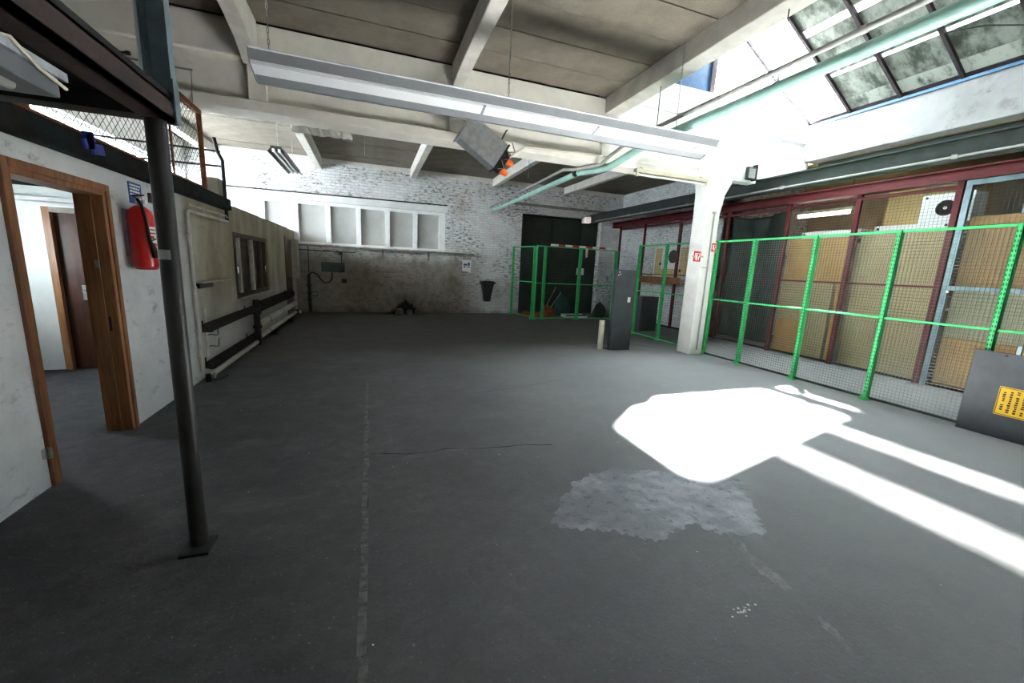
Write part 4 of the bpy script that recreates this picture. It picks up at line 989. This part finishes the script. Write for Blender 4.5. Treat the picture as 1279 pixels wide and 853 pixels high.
bar_ = thing('barrier_bar', 'red and white striped bar resting along the rear green fence', 'barrier', (6.3, RY-0.06, 2.28))
xs = [5.25+0.24*k for k in range(10)]
for k, (a, b) in enumerate(zip(xs[:-1], xs[1:])): B(a, b, RY-0.09, RY-0.05, 2.275, 2.335).build('stripe', 'white_stripe' if k % 2 == 0 else 'red_stripe', bar_)
tag(MB().box(6.46, 6.54, RY-0.075, RY-0.066, 2.10, 2.275).obox((6.5, RY-0.072, 2.05), (0.03, 0, 0.02), (0, 0.004, 0), (-0.01, 0, 0.06)).build('paper_tag', 'paper'), 'torn white paper tag dangling from the striped bar', 'tag')

# clutter behind the rear fence
def sack(name, c, r, h, m, lab, cat):
    o = MB(); rr = random.Random(hash(name) % 97)
    V = []; n = 12; prof = [(0, 0.9), (0.25, 1.05), (0.6, 0.95), (0.85, 0.6), (1.0, 0.15)]
    for t, k in prof:
        for i in range(n):
            a = 2*math.pi*i/n; q = r*k*(1+0.15*math.sin(3*a+t*4)); V.append((c[0]+q*math.cos(a), c[1]+q*0.7*math.sin(a), h*t*(1+0.06*math.sin(2*a))))
    F = [(i*n+k, i*n+(k+1) % n, i*n+n+(k+1) % n, i*n+n+k) for i in range(4) for k in range(n)]+[tuple(range(n))[::-1], tuple(4*n+k for k in range(n))]
    return tag(o.add(V, F).build(name, m, smooth=True), lab, cat)
sack('rubble_sack', (5.62, 12.25), 0.28, 0.36, 'orange_bag', 'slumped orange sack behind the rear fence', 'sack')
sack('folded_sheet', (6.32, 12.55), 0.28, 0.75, 'teal_bag', 'dark teal sheet bundled behind the rear fence', 'sheet')
sack('refuse_bag', (7.55, 12.1), 0.24, 0.5, 'rubber', 'black refuse bag by the end of the rear fence', 'bag')
bxs = thing('tool_box', 'flat red tool box on the floor behind the rear fence', 'box', (4.98, 12.1, 0))
B(4.75, 5.22, 11.95, 12.3, 0, 0.16).build('box_body', 'orange_bag', bxs, bevel=0.01); T([(4.86, 12.12, 0.16), (4.86, 12.12, 0.22), (5.1, 12.12, 0.22), (5.1, 12.12, 0.16)], 0.01, 6).build('handle', 'black_steel', bxs)
tr = thing('white_trough', 'shallow white trough lying behind the rear fence', 'trough', (6.5, 12.0, 0))
MB().box(6.12, 6.95, 11.85, 12.2, 0.0, 0.02).box(6.12, 6.95, 11.85, 11.87, 0.02, 0.10).box(6.12, 6.95, 12.18, 12.2, 0.02, 0.10).build('tray', 'white', tr)
B(6.15, 6.92, 11.835, 11.85, 0.055, 0.10).build('rim', 'chrome', tr)
for (a, b, lab) in (((5.50, 12.28, 0.15), (5.98, 12.46, 0.95), 'steeper thin pale rod sticking out of the orange sack'), ((5.62, 12.20, 0.15), (6.10, 12.28, 0.80), 'flatter thin pale rod sticking out of the orange sack')):
    tag(MB().tube([a, b], 0.012, 6).lathe(b, (0, 0, 1), [(0, .018), (.03, .018)], 8).build('leaning_rod', 'pipe_grey'), lab, 'rod', 'leaning rods')

# grey sheet panel and stub by the column
gp_ = thing('grey_sheet_panel', 'tall dark grey steel panel standing alone by the rear fence', 'panel', (4.8, 6.82, 0))
MB().box(4.57, 5.04, 6.80, 6.83, 0.0, 1.62).box(4.57, 4.60, 6.83, 6.90, 0, 1.62).box(5.01, 5.04, 6.83, 6.90, 0, 1.62).build('sheet', 'grid_grey', gp_, bevel=0.004)
B(4.88, 4.945, 6.796, 6.80, 0.98, 1.08).build('sticker', 'paper', gp_)
for x, z in ((4.64, 1.57), (4.66, 1.53), (4.62, 1.51)): MB().lathe((x, 6.80, z), (0, -1, 0), [(0, 0.01), (0.003, 0.01)], 8).build('rivet', 'white', gp_)
B(4.55, 5.06, 6.80, 7.0, 0, 0.01).build('foot', 'grid_grey', gp_)
bl = thing('pipe_stub', 'short cream pipe bollard left of the grey steel panel', 'bollard', (4.42, 6.95, 0))
T([(4.43, 6.95, 0), (4.43, 6.95, 0.60)], 0.055, 14).build('tube', 'cream', bl, smooth=True)
MB().lathe((4.43, 6.95, 0.60), (0, 0, 1), [(0, 0.06), (0.015, 0.06), (0.03, 0.03)], 14).build('cap', 'black_steel', bl)
b2 = thing('thin_post', 'thin pale post at the right edge of the grey steel panel', 'post', (5.09, 6.9, 0))
T([(5.09, 6.9, 0), (5.09, 6.9, 0.62)], 0.014, 8).build('tube', 'cream', b2); B(5.06, 5.12, 6.87, 6.93, 0, 0.01).build('foot', 'cream', b2)
gx = thing('grey_locker', 'low grey locker beyond the side fence', 'locker', (7.3, 9.3, 0))
B(7.0, 7.55, 9.1, 9.5, 0.02, 0.95).build('body', 'grid_grey', gx, bevel=0.008); B(7.04, 7.51, 9.085, 9.1, 0.08, 0.9).build('door', 'grid_grey', gx); B(7.0, 7.55, 9.1, 9.5, 0, 0.02).build('plinth', 'black_steel', gx)

# column signs
def red_sign(x0, x1, y, z0, z1, lab, axis='y'):
    s = thing('fire_sign', lab, 'sign', ((x0+x1)/2, y, z0), 'red fire signs on the column')
    def bb(u0, u1, v0, v1, d, name, m):
        U0, U1 = x0+(x1-x0)*u0, x0+(x1-x0)*u1; Z0, Z1 = z0+(z1-z0)*v0, z0+(z1-z0)*v1
        B(U0, U1, y-d-0.002, y-d, Z0, Z1).build(name, m, s)
    bb(0, 1, 0, 1, 0, 'plate', 'white'); bb(0.06, 0.94, 0.06, 0.94, 0.002, 'red_field', 'red_sign')
    bb(0.32, 0.52, 0.18, 0.62, 0.004, 'pictogram_bottle', 'white'); bb(0.36, 0.48, 0.62, 0.72, 0.004, 'pictogram_neck', 'white'); bb(0.30, 0.62, 0.72, 0.78, 0.004, 'pictogram_lever', 'white')
    bb(0.20, 0.26, 0.35, 0.78, 0.004, 'pictogram_hose', 'white'); bb(0.62, 0.72, 0.2, 0.5, 0.004, 'pictogram_flame', 'white'); bb(0.74, 0.82, 0.45, 0.82, 0.004, 'pictogram_flame', 'white')
    return s
red_sign(5.80, 6.0, 6.17, 1.82, 2.04, 'red fire sign hanging on the left edge of the white column')
red_sign(6.215, 6.348, 6.17, 2.03, 2.21, 'red fire sign on the white column behind the green fence post')
tag(B(5.80, 6.06, 6.175, 6.195, 1.92, 1.95).build('sign_bracket', 'pipe_grey'), 'flat grey bracket carrying the red fire sign on the column', 'bracket')

# right grey sheet with yellow sign
g2 = thing('grey_sheet_panel', 'low dark grey steel panel with a yellow sign before the green fence', 'panel', (6.33, 1.7, 0))
B(6.29, 6.31, 1.05, 2.36, 0.0, 0.91).build('sheet', 'grid_grey', g2, bevel=0.004)
B(6.31, 6.322, 1.05, 1.09, 0, 0.9).build('edge_fold', 'grid_grey', g2)
MB().lathe((6.29, 2.12, 0.88), (-1, 0, 0), [(0, 0.012), (0.01, 0.012)], 8).build('bolt', 'rubber', g2)
B(6.29, 6.315, 2.03, 2.06, 0.91, 1.0).build('hook', 'blue_steel', g2)
ys_ = thing('yellow_sign', 'yellow warning sign with dark lettering on the grey steel panel', 'sign', (6.289, 1.9, 0.25))
B(6.286, 6.29, 1.74, 2.105, 0.255, 0.56).build('plate', 'yellow', ys_)
B(6.2855, 6.286, 1.745, 2.10, 0.262, 0.268).build('border', 'ink', ys_); B(6.2855, 6.286, 1.745, 2.10, 0.547, 0.553).build('border', 'ink', ys_); B(6.2855, 6.286, 2.094, 2.10, 0.268, 0.547).build('border', 'ink', ys_)
random.seed(5)
for k, yy in enumerate((2.06, 2.012, 1.964, 1.916, 1.868, 1.82)):
    z = 0.31-0.02*(k > 0)
    while z < 0.52:
        l = random.uniform(0.012, 0.02)
        if random.random() < 0.85: B(6.2852, 6.286, yy-0.011, yy+0.006+0.006*random.random(), z, min(z+l, 0.53)).build('lettering', 'ink', ys_)
        z += l+0.007

# red cage
CX = 8.38
rc = thing('red_cage_partition', 'oxide red steel cage partition with wire mesh under a red beam', 'partition', (CX, 8, 0))
rpz = 3.06
rpy = [12.45, 11.1, 9.5, 7.85, 6.35, 5.05, 3.72]
B(CX-0.06, CX+0.06, -3.5, 12.9, 3.15, 3.31).build('top_beam', 'redox', rc)
MB().box(CX-0.10, CX+0.10, -3.5, 12.9, 3.295, 3.315).box(CX-0.10, CX+0.10, -3.5, 12.9, 3.135, 3.15).build('beam_flange', 'redox', rc)
for i, yy in enumerate(rpy):
    w_ = 0.05 if i in (0, 1) else 0.075
    B(CX-0.03, CX+0.03, yy-w_/2, yy+w_/2, 0.0, 3.14).build('post', 'redox', rc)
for a, b in zip(rpy[:-1], rpy[1:]):
    B(CX-0.02, CX+0.02, b+0.03, a-0.03, rpz-0.025, rpz+0.025).build('rail', 'redox', rc)
    B(CX-0.015, CX+0.015, b+0.03, a-0.03, 1.545, 1.575).build('rail', 'redox', rc)
    B(CX-0.02, CX+0.02, b+0.03, a-0.03, 0.02, 0.06).build('rail', 'black_steel', rc)
    stuff(mesh_panel(MB(), (CX, b+0.03), (CX, a-0.03), 0.06, rpz-0.03, 0.05, 0.0018).build('wire_mesh', 'red_wire', rc))
# blue-grey gate frame
bg = thing('grey_cage_gate', 'blue-grey steel gate frame in the red cage', 'gate', (CX-0.02, 3.0, 0))
for yy in (3.62, 3.0, 2.2): B(CX-0.03, CX+0.03, yy-0.035, yy+0.035, 0.0 if yy != 3.0 else 2.6, 3.13).build('post', 'blue_steel', bg)
B(CX-0.03, CX+0.03, 2.235, 3.585, 3.06, 3.13).build('rail', 'blue_steel', bg); B(CX-0.03, CX+0.03, 2.235, 3.585, 1.52, 1.585).build('rail', 'blue_steel', bg); B(CX-0.03, CX+0.03, 2.235, 3.585, 0.02, 0.07).build('rail', 'black_steel', bg)
stuff(mesh_panel(MB(), (CX, 2.235), (CX, 3.585), 0.07, 3.06, 0.05, 0.0018).build('wire_mesh', 'mesh_wire', bg))
MB().lathe((CX-0.03, 3.58, 1.5), (-1, 0, 0), [(0, 0.02), (0.02, 0.02)], 10).build('lock', 'white', bg)

# brown board and poster in the cage
tag(MB().box(CX-0.06, CX-0.035, 9.25, 11.1, 1.30, 1.50).box(CX-0.065, CX-0.06, 9.25, 11.1, 1.30, 1.32).build('brown_board', 'brown_wood'), 'long brown board fixed across the red cage posts', 'board')
pz = thing('cage_poster', 'tan poster with a dark oval hung inside the red cage', 'poster', (8.62, 10, 1.6))
B(8.70, 8.705, 9.4, 10.9, 1.52, 2.42).build('sheet', 'white', pz)
for (ya, yb, za, zb) in ((10.55, 10.85, 1.55, 2.38), (9.42, 9.75, 1.55, 2.38), (9.75, 10.55, 1.55, 1.75)): B(8.695, 8.70, ya, yb, za, zb).build('tan_band', 'card', pz)
MB().lathe((8.699, 10.05, 2.12), (-1, 0, 0), [(0, 0.20), (0.004, 0.20)], 20).build('dark_oval', 'dark_grille', pz)
for yy, zz in ((10.6, 1.9), (9.7, 1.7), (10.4, 1.65)): MB().lathe((8.694, yy, zz), (-1, 0, 0), [(0, 0.05), (0.003, 0.05)], 10).build('dark_dot', 'dark_grille', pz)

# tarpaulin
g = MB(); ny, nz = 44, 40; V = []
for j in range(nz+1):
    for i in range(ny+1):
        u, v_ = i/ny, j/nz; yy = 6.43+1.40*u+0.03*math.sin(7*v_); z = 0.12+2.93*v_-0.10*math.sin(math.pi*u)*(v_ > 0.97)
        V.append((CX+0.12+0.035*math.sin(u*17+2*v_)+0.03*math.sin(u*9-v_*4)*(1-v_)+0.02*math.sin(v_*13+u*5), yy, z))
tp = g.add(V, [(j*(ny+1)+i, j*(ny+1)+i+1, (j+1)*(ny+1)+i+1, (j+1)*(ny+1)+i) for j in range(nz) for i in range(ny)]).build('tarpaulin', 'tarp', smooth=True)
sm = tp.modifiers.new('thickness', 'SOLIDIFY'); sm.thickness = 0.004
tag(tp, 'dark green tarpaulin hanging creased inside the red cage', 'tarpaulin')

# boards stacked behind the cage
def board(name, x0, x1, ya, yb, za, zb, m, lab, cat='board', grp=None):
    o = B(x0, x1, ya, yb, za, zb).build(name, m, bevel=0.004); return tag(o, lab, cat, grp)
board('plywood_sheet', 8.56, 8.62, 5.10, 6.38, 1.56, 2.42, 'chip_orange', 'orange plywood sheet standing highest beside the tarpaulin')
board('chipboard_sheet', 8.53, 8.56, 5.32, 6.36, 0.0, 1.56, 'chip_tan', 'tan chipboard sheet standing beside the tarpaulin')
board('plywood_strip', 8.50, 8.55, 5.11, 5.24, 0.0, 1.55, 'chip_orange', 'narrow orange plywood strip behind the red post')
board('plywood_block', 8.47, 8.53, 5.75, 6.30, 0.0, 0.75, 'chip_orange', 'small orange plywood sheet low beside the tarpaulin')
board('chipboard_sheet', 8.56, 8.60, 3.80, 5.02, 0.0, 2.44, 'chip_tan', 'large tan chipboard sheet under the white fan units')
board('plywood_sheet', 8.50, 8.54, 2.35, 3.58, 1.57, 2.48, 'chip_brown', 'brown plywood sheet behind the grey gate frame')
board('chipboard_sheet', 8.50, 8.54, 2.35, 3.58, 0.0, 1.55, 'chip_green', 'pale green-tan board behind the lower grey gate')
board('plywood_block', 8.44, 8.49, 2.45, 3.55, 0.0, 0.80, 'chip_orange', 'orange plywood sheet leaning low behind the grey gate')
board('plywood_sheet', 8.50, 8.53, 2.40, 3.58, 2.49, 2.62, 'chip_brown', 'narrow brown board lying over the plywood behind the gate')
rk = thing('storage_rack', 'wooden storage rack behind the chipboard sheets', 'rack', (9.3, 4.3, 0))
for x in (8.7, 9.55):
    for yy in (2.5, 4.2, 6.2): B(x-0.03, x+0.03, yy-0.04, yy+0.04, 0, 2.40).build('upright', 'chip_brown', rk)
B(8.66, 9.6, 2.4, 6.3, 2.40, 2.44).build('top_board', 'chip_tan', rk); B(8.66, 9.6, 2.4, 6.3, 1.2, 1.24).build('shelf', 'chip_tan', rk)


def ac_unit(x0, x1, ya, yb, za, zb, lab, fan=True):
    t = thing('fan_unit', lab, 'fan unit', ((x0+x1)/2, (ya+yb)/2, za), 'white fan units on the rack')
    B(x0, x1, ya, yb, za, zb).build('casing', 'ac_white', t, bevel=0.012)
    cy, cz, r = ya+(yb-ya)*0.5, (za+zb)/2, min(yb-ya, zb-za)*0.27
    if fan:
        MB().lathe((x0, cy, cz), (-1, 0, 0), [(0, r), (0.006, r), (0.006, r*0.9)], 24).build('fan_opening', 'dark_grille', t)
        for k in range(3):
            MB().lathe((x0-0.006, cy, cz), (-1, 0, 0), [(0, r*(0.9-0.28*k)), (0.004, r*(0.9-0.28*k)), (0.004, r*(0.84-0.28*k)), (0.0, r*(0.84-0.28*k))], 24).build('grille_ring', 'grid_grey', t)
        MB().lathe((x0-0.008, cy, cz), (-1, 0, 0), [(0, r*0.2), (0.006, r*0.2)], 14).build('hub', 'ac_white', t)
    for yy in (ya+0.06, yb-0.06): MB().lathe((x0, yy, zb-0.05), (-1, 0, 0), [(0, 0.02), (0.004, 0.02)], 10).build('screw', 'dark_grille', t)
    return t
ac_unit(8.80, 9.15, 3.72, 4.36, 2.60, 3.06, 'white fan unit with a round black grille on the rack')
ac_unit(8.75, 9.2, 3.9, 4.95, 2.44, 2.60, 'flat white casing under the round-grilled fan unit', False)
ac_unit(8.72, 9.2, 5.15, 6.25, 2.44, 2.58, 'flat white casing above the orange plywood', False)
bx2 = thing('cardboard_box', 'large tan cardboard box high in the storage aisle', 'box', (10, 4.6, 2.5))
B(9.7, 10.4, 4.2, 5.35, 2.44, 3.55).build('carton', 'card', bx2); B(9.69, 9.7, 4.72, 4.80, 2.44, 3.55).build('tape', 'chip_tan', bx2); B(9.7, 10.4, 4.2, 5.35, 0.0, 2.44).build('stack_below', 'chip_brown', bx2)
bx2.location.z = 0.0
for c_ in bx2.children: c_.location.z += 2.5
sl = thing('aisle_lamp', 'lit fluorescent lamp in the storage aisle behind the red cage', 'lamp', (9.5, 6.4, 3.0))
T([(9.5, 5.85, 3.03), (9.5, 6.95, 3.03)], 0.03, 12).build('tube', 'tube_on', sl, smooth=True); B(9.44, 9.56, 5.8, 7.0, 3.07, 3.13).build('housing', 'cream', sl)
for yy in (5.9, 6.9): T([(9.5, yy, 3.13), (9.5, yy, 3.97)], 0.006, 5).build('hanger', 'black_steel', sl)
for yy in (5.84, 6.96): B(9.46, 9.54, yy-0.015, yy+0.015, 3.0, 3.07).build('lampholder', 'white', sl)

# crane beam with conduit and bulkhead
cb = thing('crane_rail_beam', 'long grey-green steel beam running past the column to the back', 'beam', (7.45, 4.7, 3.24))
MB().box(7.42, 7.48, -3.6, 12.95, 3.26, 3.50).build('web', 'crane', cb)
B(7.34, 7.56, -3.6, 12.95, 3.49, 3.51).build('top_flange', 'crane', cb); B(7.36, 7.54, -3.6, 12.95, 3.24, 3.26).build('bottom_flange', 'crane', cb)
T([(7.35, -3.5, 3.27), (7.35, 12.5, 3.27)], 0.016, 8).build('conduit', 'pipe_grey', cb, smooth=True)
for yy in (1.0, 3.4, 5.8, 8.2, 10.6): B(7.33, 7.42, yy-0.03, yy+0.03, 3.245, 3.30).build('clip', 'pipe_grey', cb)
bh = thing('bulkhead_lamp', 'small pinkish bulkhead lamp at the far end of the steel beam', 'lamp', (7.2, 12.7, 3.2))
B(7.06, 7.26, 12.62, 12.8, 3.20, 3.40).build('globe', 'lamp_on_small', bh, bevel=0.03); B(7.06, 7.26, 12.8, 12.95, 3.22, 3.38).build('base', 'white', bh)
tag(MB().box(8.79, 8.9, YF+.2, 6.2, 3.55, 3.95).build('soffit_beam', 'crane'), 'dark steel channel under the white edge beam', 'beam')

# floodlight on the gable wall
fdl = thing('wall_floodlight', 'small dark floodlight bracket on the white gable wall', 'floodlight', (7.0, 6.25, 3.45))
B(6.90, 7.12, 6.20, 6.26, 3.45, 3.68).build('housing', 'grid_grey', fdl, bevel=0.01); B(6.93, 7.09, 6.192, 6.20, 3.48, 3.65).build('glass', 'pipe_grey', fdl); B(6.98, 7.05, 6.26, 6.30, 3.5, 3.6).build('bracket', 'black_steel', fdl)
B(7.12, 7.15, 6.2, 6.3, 3.45, 3.74).build('arm', 'black_steel', fdl)

# ================================================================== UNDER THE CEILING
# long fluorescent reflector run, tilted towards the hall
ll = thing('fluorescent_run', 'long grey fluorescent reflector run hanging before the crossbeam', 'lamp', (1.64, 4.4, 3.05))
x0, x1 = -0.93, 4.20
KL = 0.8
def cs(pts, name, m, xa=x0, xb=x1): return MB().prism([(xa, y*KL, EYE+(z-EYE)*KL) for y, z in pts], (xb-xa, 0, 0)).build(name, m, ll)
cs([(5.45, 3.60), (5.40, 3.57), (5.345, 3.70), (5.36, 3.71), (5.46, 3.64)], 'upper_wing', 'lamp_wing')
cs([(5.34, 3.693), (5.365, 3.712), (5.355, 3.722), (5.33, 3.705)], 'upper_lip', 'lamp_white')
cs([(5.56, 3.57), (5.69, 3.49), (5.695, 3.50), (5.57, 3.61)], 'lower_wing', 'lamp_wing')
cs([(5.385, 3.61), (5.39, 3.575), (5.555, 3.525), (5.57, 3.55), (5.56, 3.63), (5.45, 3.65)], 'diffuser', 'lamp_white')
cs([(5.685, 3.478), (5.70, 3.478), (5.705, 3.50), (5.69, 3.50)], 'lower_lip', 'lamp_wing')
for xa in (1.14, 2.48, 3.92): cs([(5.38, 3.57), (5.39, 3.565), (5.556, 3.515), (5.575, 3.545), (5.56, 3.64), (5.44, 3.66)], 'joint_cover', 'lamp_wing', xa-0.012, xa+0.012)
cs([(5.335, 3.70), (5.40, 3.57), (5.57, 3.53), (5.69, 3.49), (5.57, 3.65), (5.45, 3.67)], 'end_cap', 'lamp_wing', x0-0.012, x0)
cs([(5.335, 3.70), (5.40, 3.57), (5.57, 3.53), (5.69, 3.49), (5.57, 3.65), (5.45, 3.67)], 'end_cap', 'lamp_wing', x1, x1+0.012)


def chain(name, p, q, lab, grp, r=0.014, step=0.045):
    t = MB(); p, q = Vector(p), Vector(q); n = max(2, int((q-p).length/step)); d = (q-p)/n
    for i in range(n):
        a = p+d*i; s = Vector((r, 0, 0)) if i % 2 else Vector((0, r, 0))
        t.tube([a-d*0.15, a+s*0.5+d*0.15, a+s*0.5+d*0.85, a+d*1.15, a-s*0.5+d*0.85, a-s*0.5+d*0.15, a-d*0.15], 0.0035, 4, False)
    return tag(t.build(name, 'pipe_grey'), lab, 'chain', grp)
for x, lab in ((1.42, 'hanging chain over the middle of the long reflector'), (-0.8, 'hanging chain at the left end of the long reflector'), (3.62, 'hanging chain at the column end of the long reflector')):
    chain('suspension_chain', (x, 4.4, 3.23), (x, 4.4, ZS), lab, 'chains of the long reflector')

# slanted fixture in the rear bay
rl2 = thing('rear_lamp', 'slim dark-edged fluorescent fixture hanging by the white brick wall', 'lamp', (-1.7, 10.6, 3.55))
B(-1.80, -1.60, 9.5, 11.7, 3.64, 3.70).build('housing', 'grid_grey', rl2)
for s in (-1, 1):
    MB().prism([(-1.70+s*0.09, 9.5, 3.64), (-1.70+s*0.15, 9.5, 3.58), (-1.70+s*0.16, 9.5, 3.585), (-1.70+s*0.10, 9.5, 3.66)], (0, 2.2, 0)).build('side_wing', 'black_steel', rl2)
    T([(-1.70+s*0.05, 9.55, 3.61), (-1.70+s*0.05, 11.65, 3.61)], 0.019, 10).build('tube', 'tube_off', rl2, smooth=True)
    B(-1.70+s*0.05-0.02, -1.70+s*0.05+0.02, 9.48, 9.54, 3.585, 3.64).build('lampholder', 'white', rl2)
for yy, lab in ((9.7, 'front chain of the slim rear lamp'), (11.4, 'back chain of the slim rear lamp')): chain('suspension_chain', (-1.7, yy, 3.70), (-1.7, yy, ZS), lab, 'chains of the rear lamp')
chain('suspension_chain', (-0.06, 9.6, 3.75), (-0.06, 9.6, ZS), 'lone chain hanging in the rear bay', 'spare chains', 0.012)
chain('suspension_chain', (3.3, 8.6, 3.5), (3.3, 8.6, ZS), 'chain hanging down to the mint pipe in the rear bay', 'spare chains', 0.012)

# cream fixture under the crossbeam
cf = thing('beam_lamp', 'cream fluorescent fixture under the crossbeam next to the column', 'lamp', (5.05, 6.15, 3.2))
B(4.30, 5.86, 6.08, 6.18, 3.26, 3.32).build('housing', 'cream', cf, bevel=0.005); T([(4.36, 6.12, 3.225), (5.8, 6.12, 3.225)], 0.019, 10).build('tube', 'tube_off', cf, smooth=True)
for x in (4.34, 5.82): B(x-0.02, x+0.02, 6.10, 6.14, 3.20, 3.26).build('lampholder', 'cream', cf)
B(4.4, 4.46, 6.14, 6.22, 3.30, 3.345).build('bracket', 'black_steel', cf); B(5.7, 5.76, 6.14, 6.22, 3.30, 3.345).build('bracket', 'black_steel', cf)

# gas heater tilted under the beam
hx = Vector((0.63, 0, -0.40)).normalized(); hz = Vector((0.40, 0, 0.63)).normalized(); hc = Vector((1.51, 5.82, 3.25))
he = thing('gas_heater', 'tilted galvanised gas heater with orange fittings under the crossbeam', 'heater', (1.5, 5.82, 2.95))
MB().obox(hc, hx*0.31, (0, 0.11, 0), hz*0.19).build('casing', 'galv', he, bevel=0.006)
MB().obox(hc-hx*0.315, hx*0.012, (0, 0.125, 0), hz*0.20).build('end_flange', 'pipe_grey', he)
MB().obox(hc+hx*0.315, hx*0.012, (0, 0.125, 0), hz*0.20).build('end_flange', 'black_steel', he)
MB().obox(hc+hz*0.193, hx*0.26, (0, 0.07, 0), hz*0.006).build('heat_grille', 'blue_steel', he)
for k in range(9): MB().obox(hc+hz*0.202+hx*(-0.24+0.06*k), hx*0.006, (0, 0.068, 0), hz*0.005).build('grille_slat', 'galv', he)
MB().obox(hc+hx*0.37-hz*0.02, hx*0.045, (0, 0.09, 0), hz*0.14).build('burner_box', 'black_steel', he)
for s in (-0.11, 0.05): MB().lathe(hc+hx*0.41+hz*s, hx, [(0, 0.045), (0.05, 0.05), (0.10, 0.035), (0.12, 0.02)], 14).build('orange_fitting', 'orange_cap', he, smooth=True)
for s in (-0.16, 0.0, 0.12): T([hc+hx*0.36+hz*s+Vector((0, -0.09, 0)), hc+hx*0.44+hz*(s+0.03)+Vector((0, -0.13, 0.02)), hc+hx*0.36+hz*(s+0.09)+Vector((0, -0.10, 0.05))], 0.008, 6).build('gas_line', 'chrome', he)
T([hc+hx*0.2+hz*0.19, (1.95, 6.1, 3.55), (2.0, 6.2, 3.6)], 0.012, 6).build('wall_strut', 'black_steel', he)
T([hc-hx*0.25+hz*0.19, (1.35, 5.95, 3.7), (1.3, 6.21, 3.72)], 0.012, 6).build('wall_strut', 'black_steel', he)
T([hc+hx*0.42+hz*0.1, (2.1, 6.0, 3.25), (2.3, 6.18, 3.40), (3.6, 6.18, 3.44)], 0.016, 8).build('gas_pipe', 'cream', he, smooth=True)

# pipes along the hall
PX = 3.80
mp_ = thing('mint_pipe', 'long mint green pipe slung along the hall below the ceiling', 'pipe', (PX, 5, 3.28))
T([(PX, -3.5, 3.415), (PX, 4.95, 3.408), (PX-0.01, 5.4, 3.37), (PX-0.03, 5.8, 3.30), (PX-0.05, 6.08, 3.266), (PX-0.10, 6.3, 3.262), (PX-0.26, 6.64, 3.268)], 0.056, 18).build('tube', 'mint', mp_, smooth=True)
T([(PX-0.26, 6.64, 3.27), (PX-0.12, 9.5, 3.32), (PX, 12.95, 3.36)], 0.05, 14).build('rear_tube', 'mint', mp_, smooth=True)
for yy in (-2, 1.6, 3.2, 5.0): 
    cl_ = MB().lathe((PX, yy, 3.412), (0, 1, 0), [(0, 0.060), (0.03, 0.060)], 18).build('clamp', 'mint', mp_)
    T([(PX, yy+0.015, 3.43), (PX, yy+0.015, 4.1)], 0.006, 5).build('rod', 'black_steel', cl_)
MB().lathe((PX-0.28, 6.75, 3.285), (-0.03, 1, 0), [(0, 0.066), (0.08, 0.066)], 16).build('coupling', 'black_steel', mp_)
gp2 = thing('grey_pipe', 'thin grey pipe running just above the mint pipe', 'pipe', (PX-0.1, 5, 3.45))
T([(PX-0.11, -3.5, 3.53), (PX-0.11, 5.1, 3.51), (PX-0.13, 5.45, 3.48), (PX-0.17, 5.85, 3.38), (PX-0.20, 6.1, 3.288), (PX-0.26, 6.3, 3.286), (PX-0.42, 6.64, 3.288), (PX-0.43, 7.0, 3.36), (PX-0.25, 9.5, 3.42), (PX-0.08, 12.97, 3.46)], 0.026, 12).build('tube', 'pipe_grey', gp2, smooth=True)
for yy in (0.5, 2.4, 4.4): MB().lathe((PX-0.11, yy, 3.518), (0, 1, 0), [(0, 0.032), (0.05, 0.032)], 12).build('coupling', 'pipe_grey', gp2)
pb = thing('plastic_wrap', 'crumpled clear plastic caught under the crossbeam', 'plastic', (-0.5, 6.5, 3.2))
g = MB(); random.seed(21); n = 14; V = []
for j in range(4):
    for i in range(n+1): V.append((-0.95+0.75*i/n+random.uniform(-.02, .02), 6.5+0.05*j+random.uniform(-.03, .03), 3.325-0.06*math.sin(math.pi*j/3)*(1+0.5*random.random())-0.02*random.random()))
g.add(V, [(j*(n+1)+i, j*(n+1)+i+1, (j+1)*(n+1)+i+1, (j+1)*(n+1)+i) for j in range(3) for i in range(n)]).build('sheet', 'plastic', pb)
cbl = thing('loose_cable', 'loose dark cable dangling across the grimy rooflight', 'cable', (7.5, 2.9, 4.6))
T([(7.72, 4.0, 5.1), (7.8, 3.6, 5.02), (7.9, 3.2, 4.85), (8.0, 2.9, 4.72)], 0.008, 6).build('wire', 'black_steel', cbl)
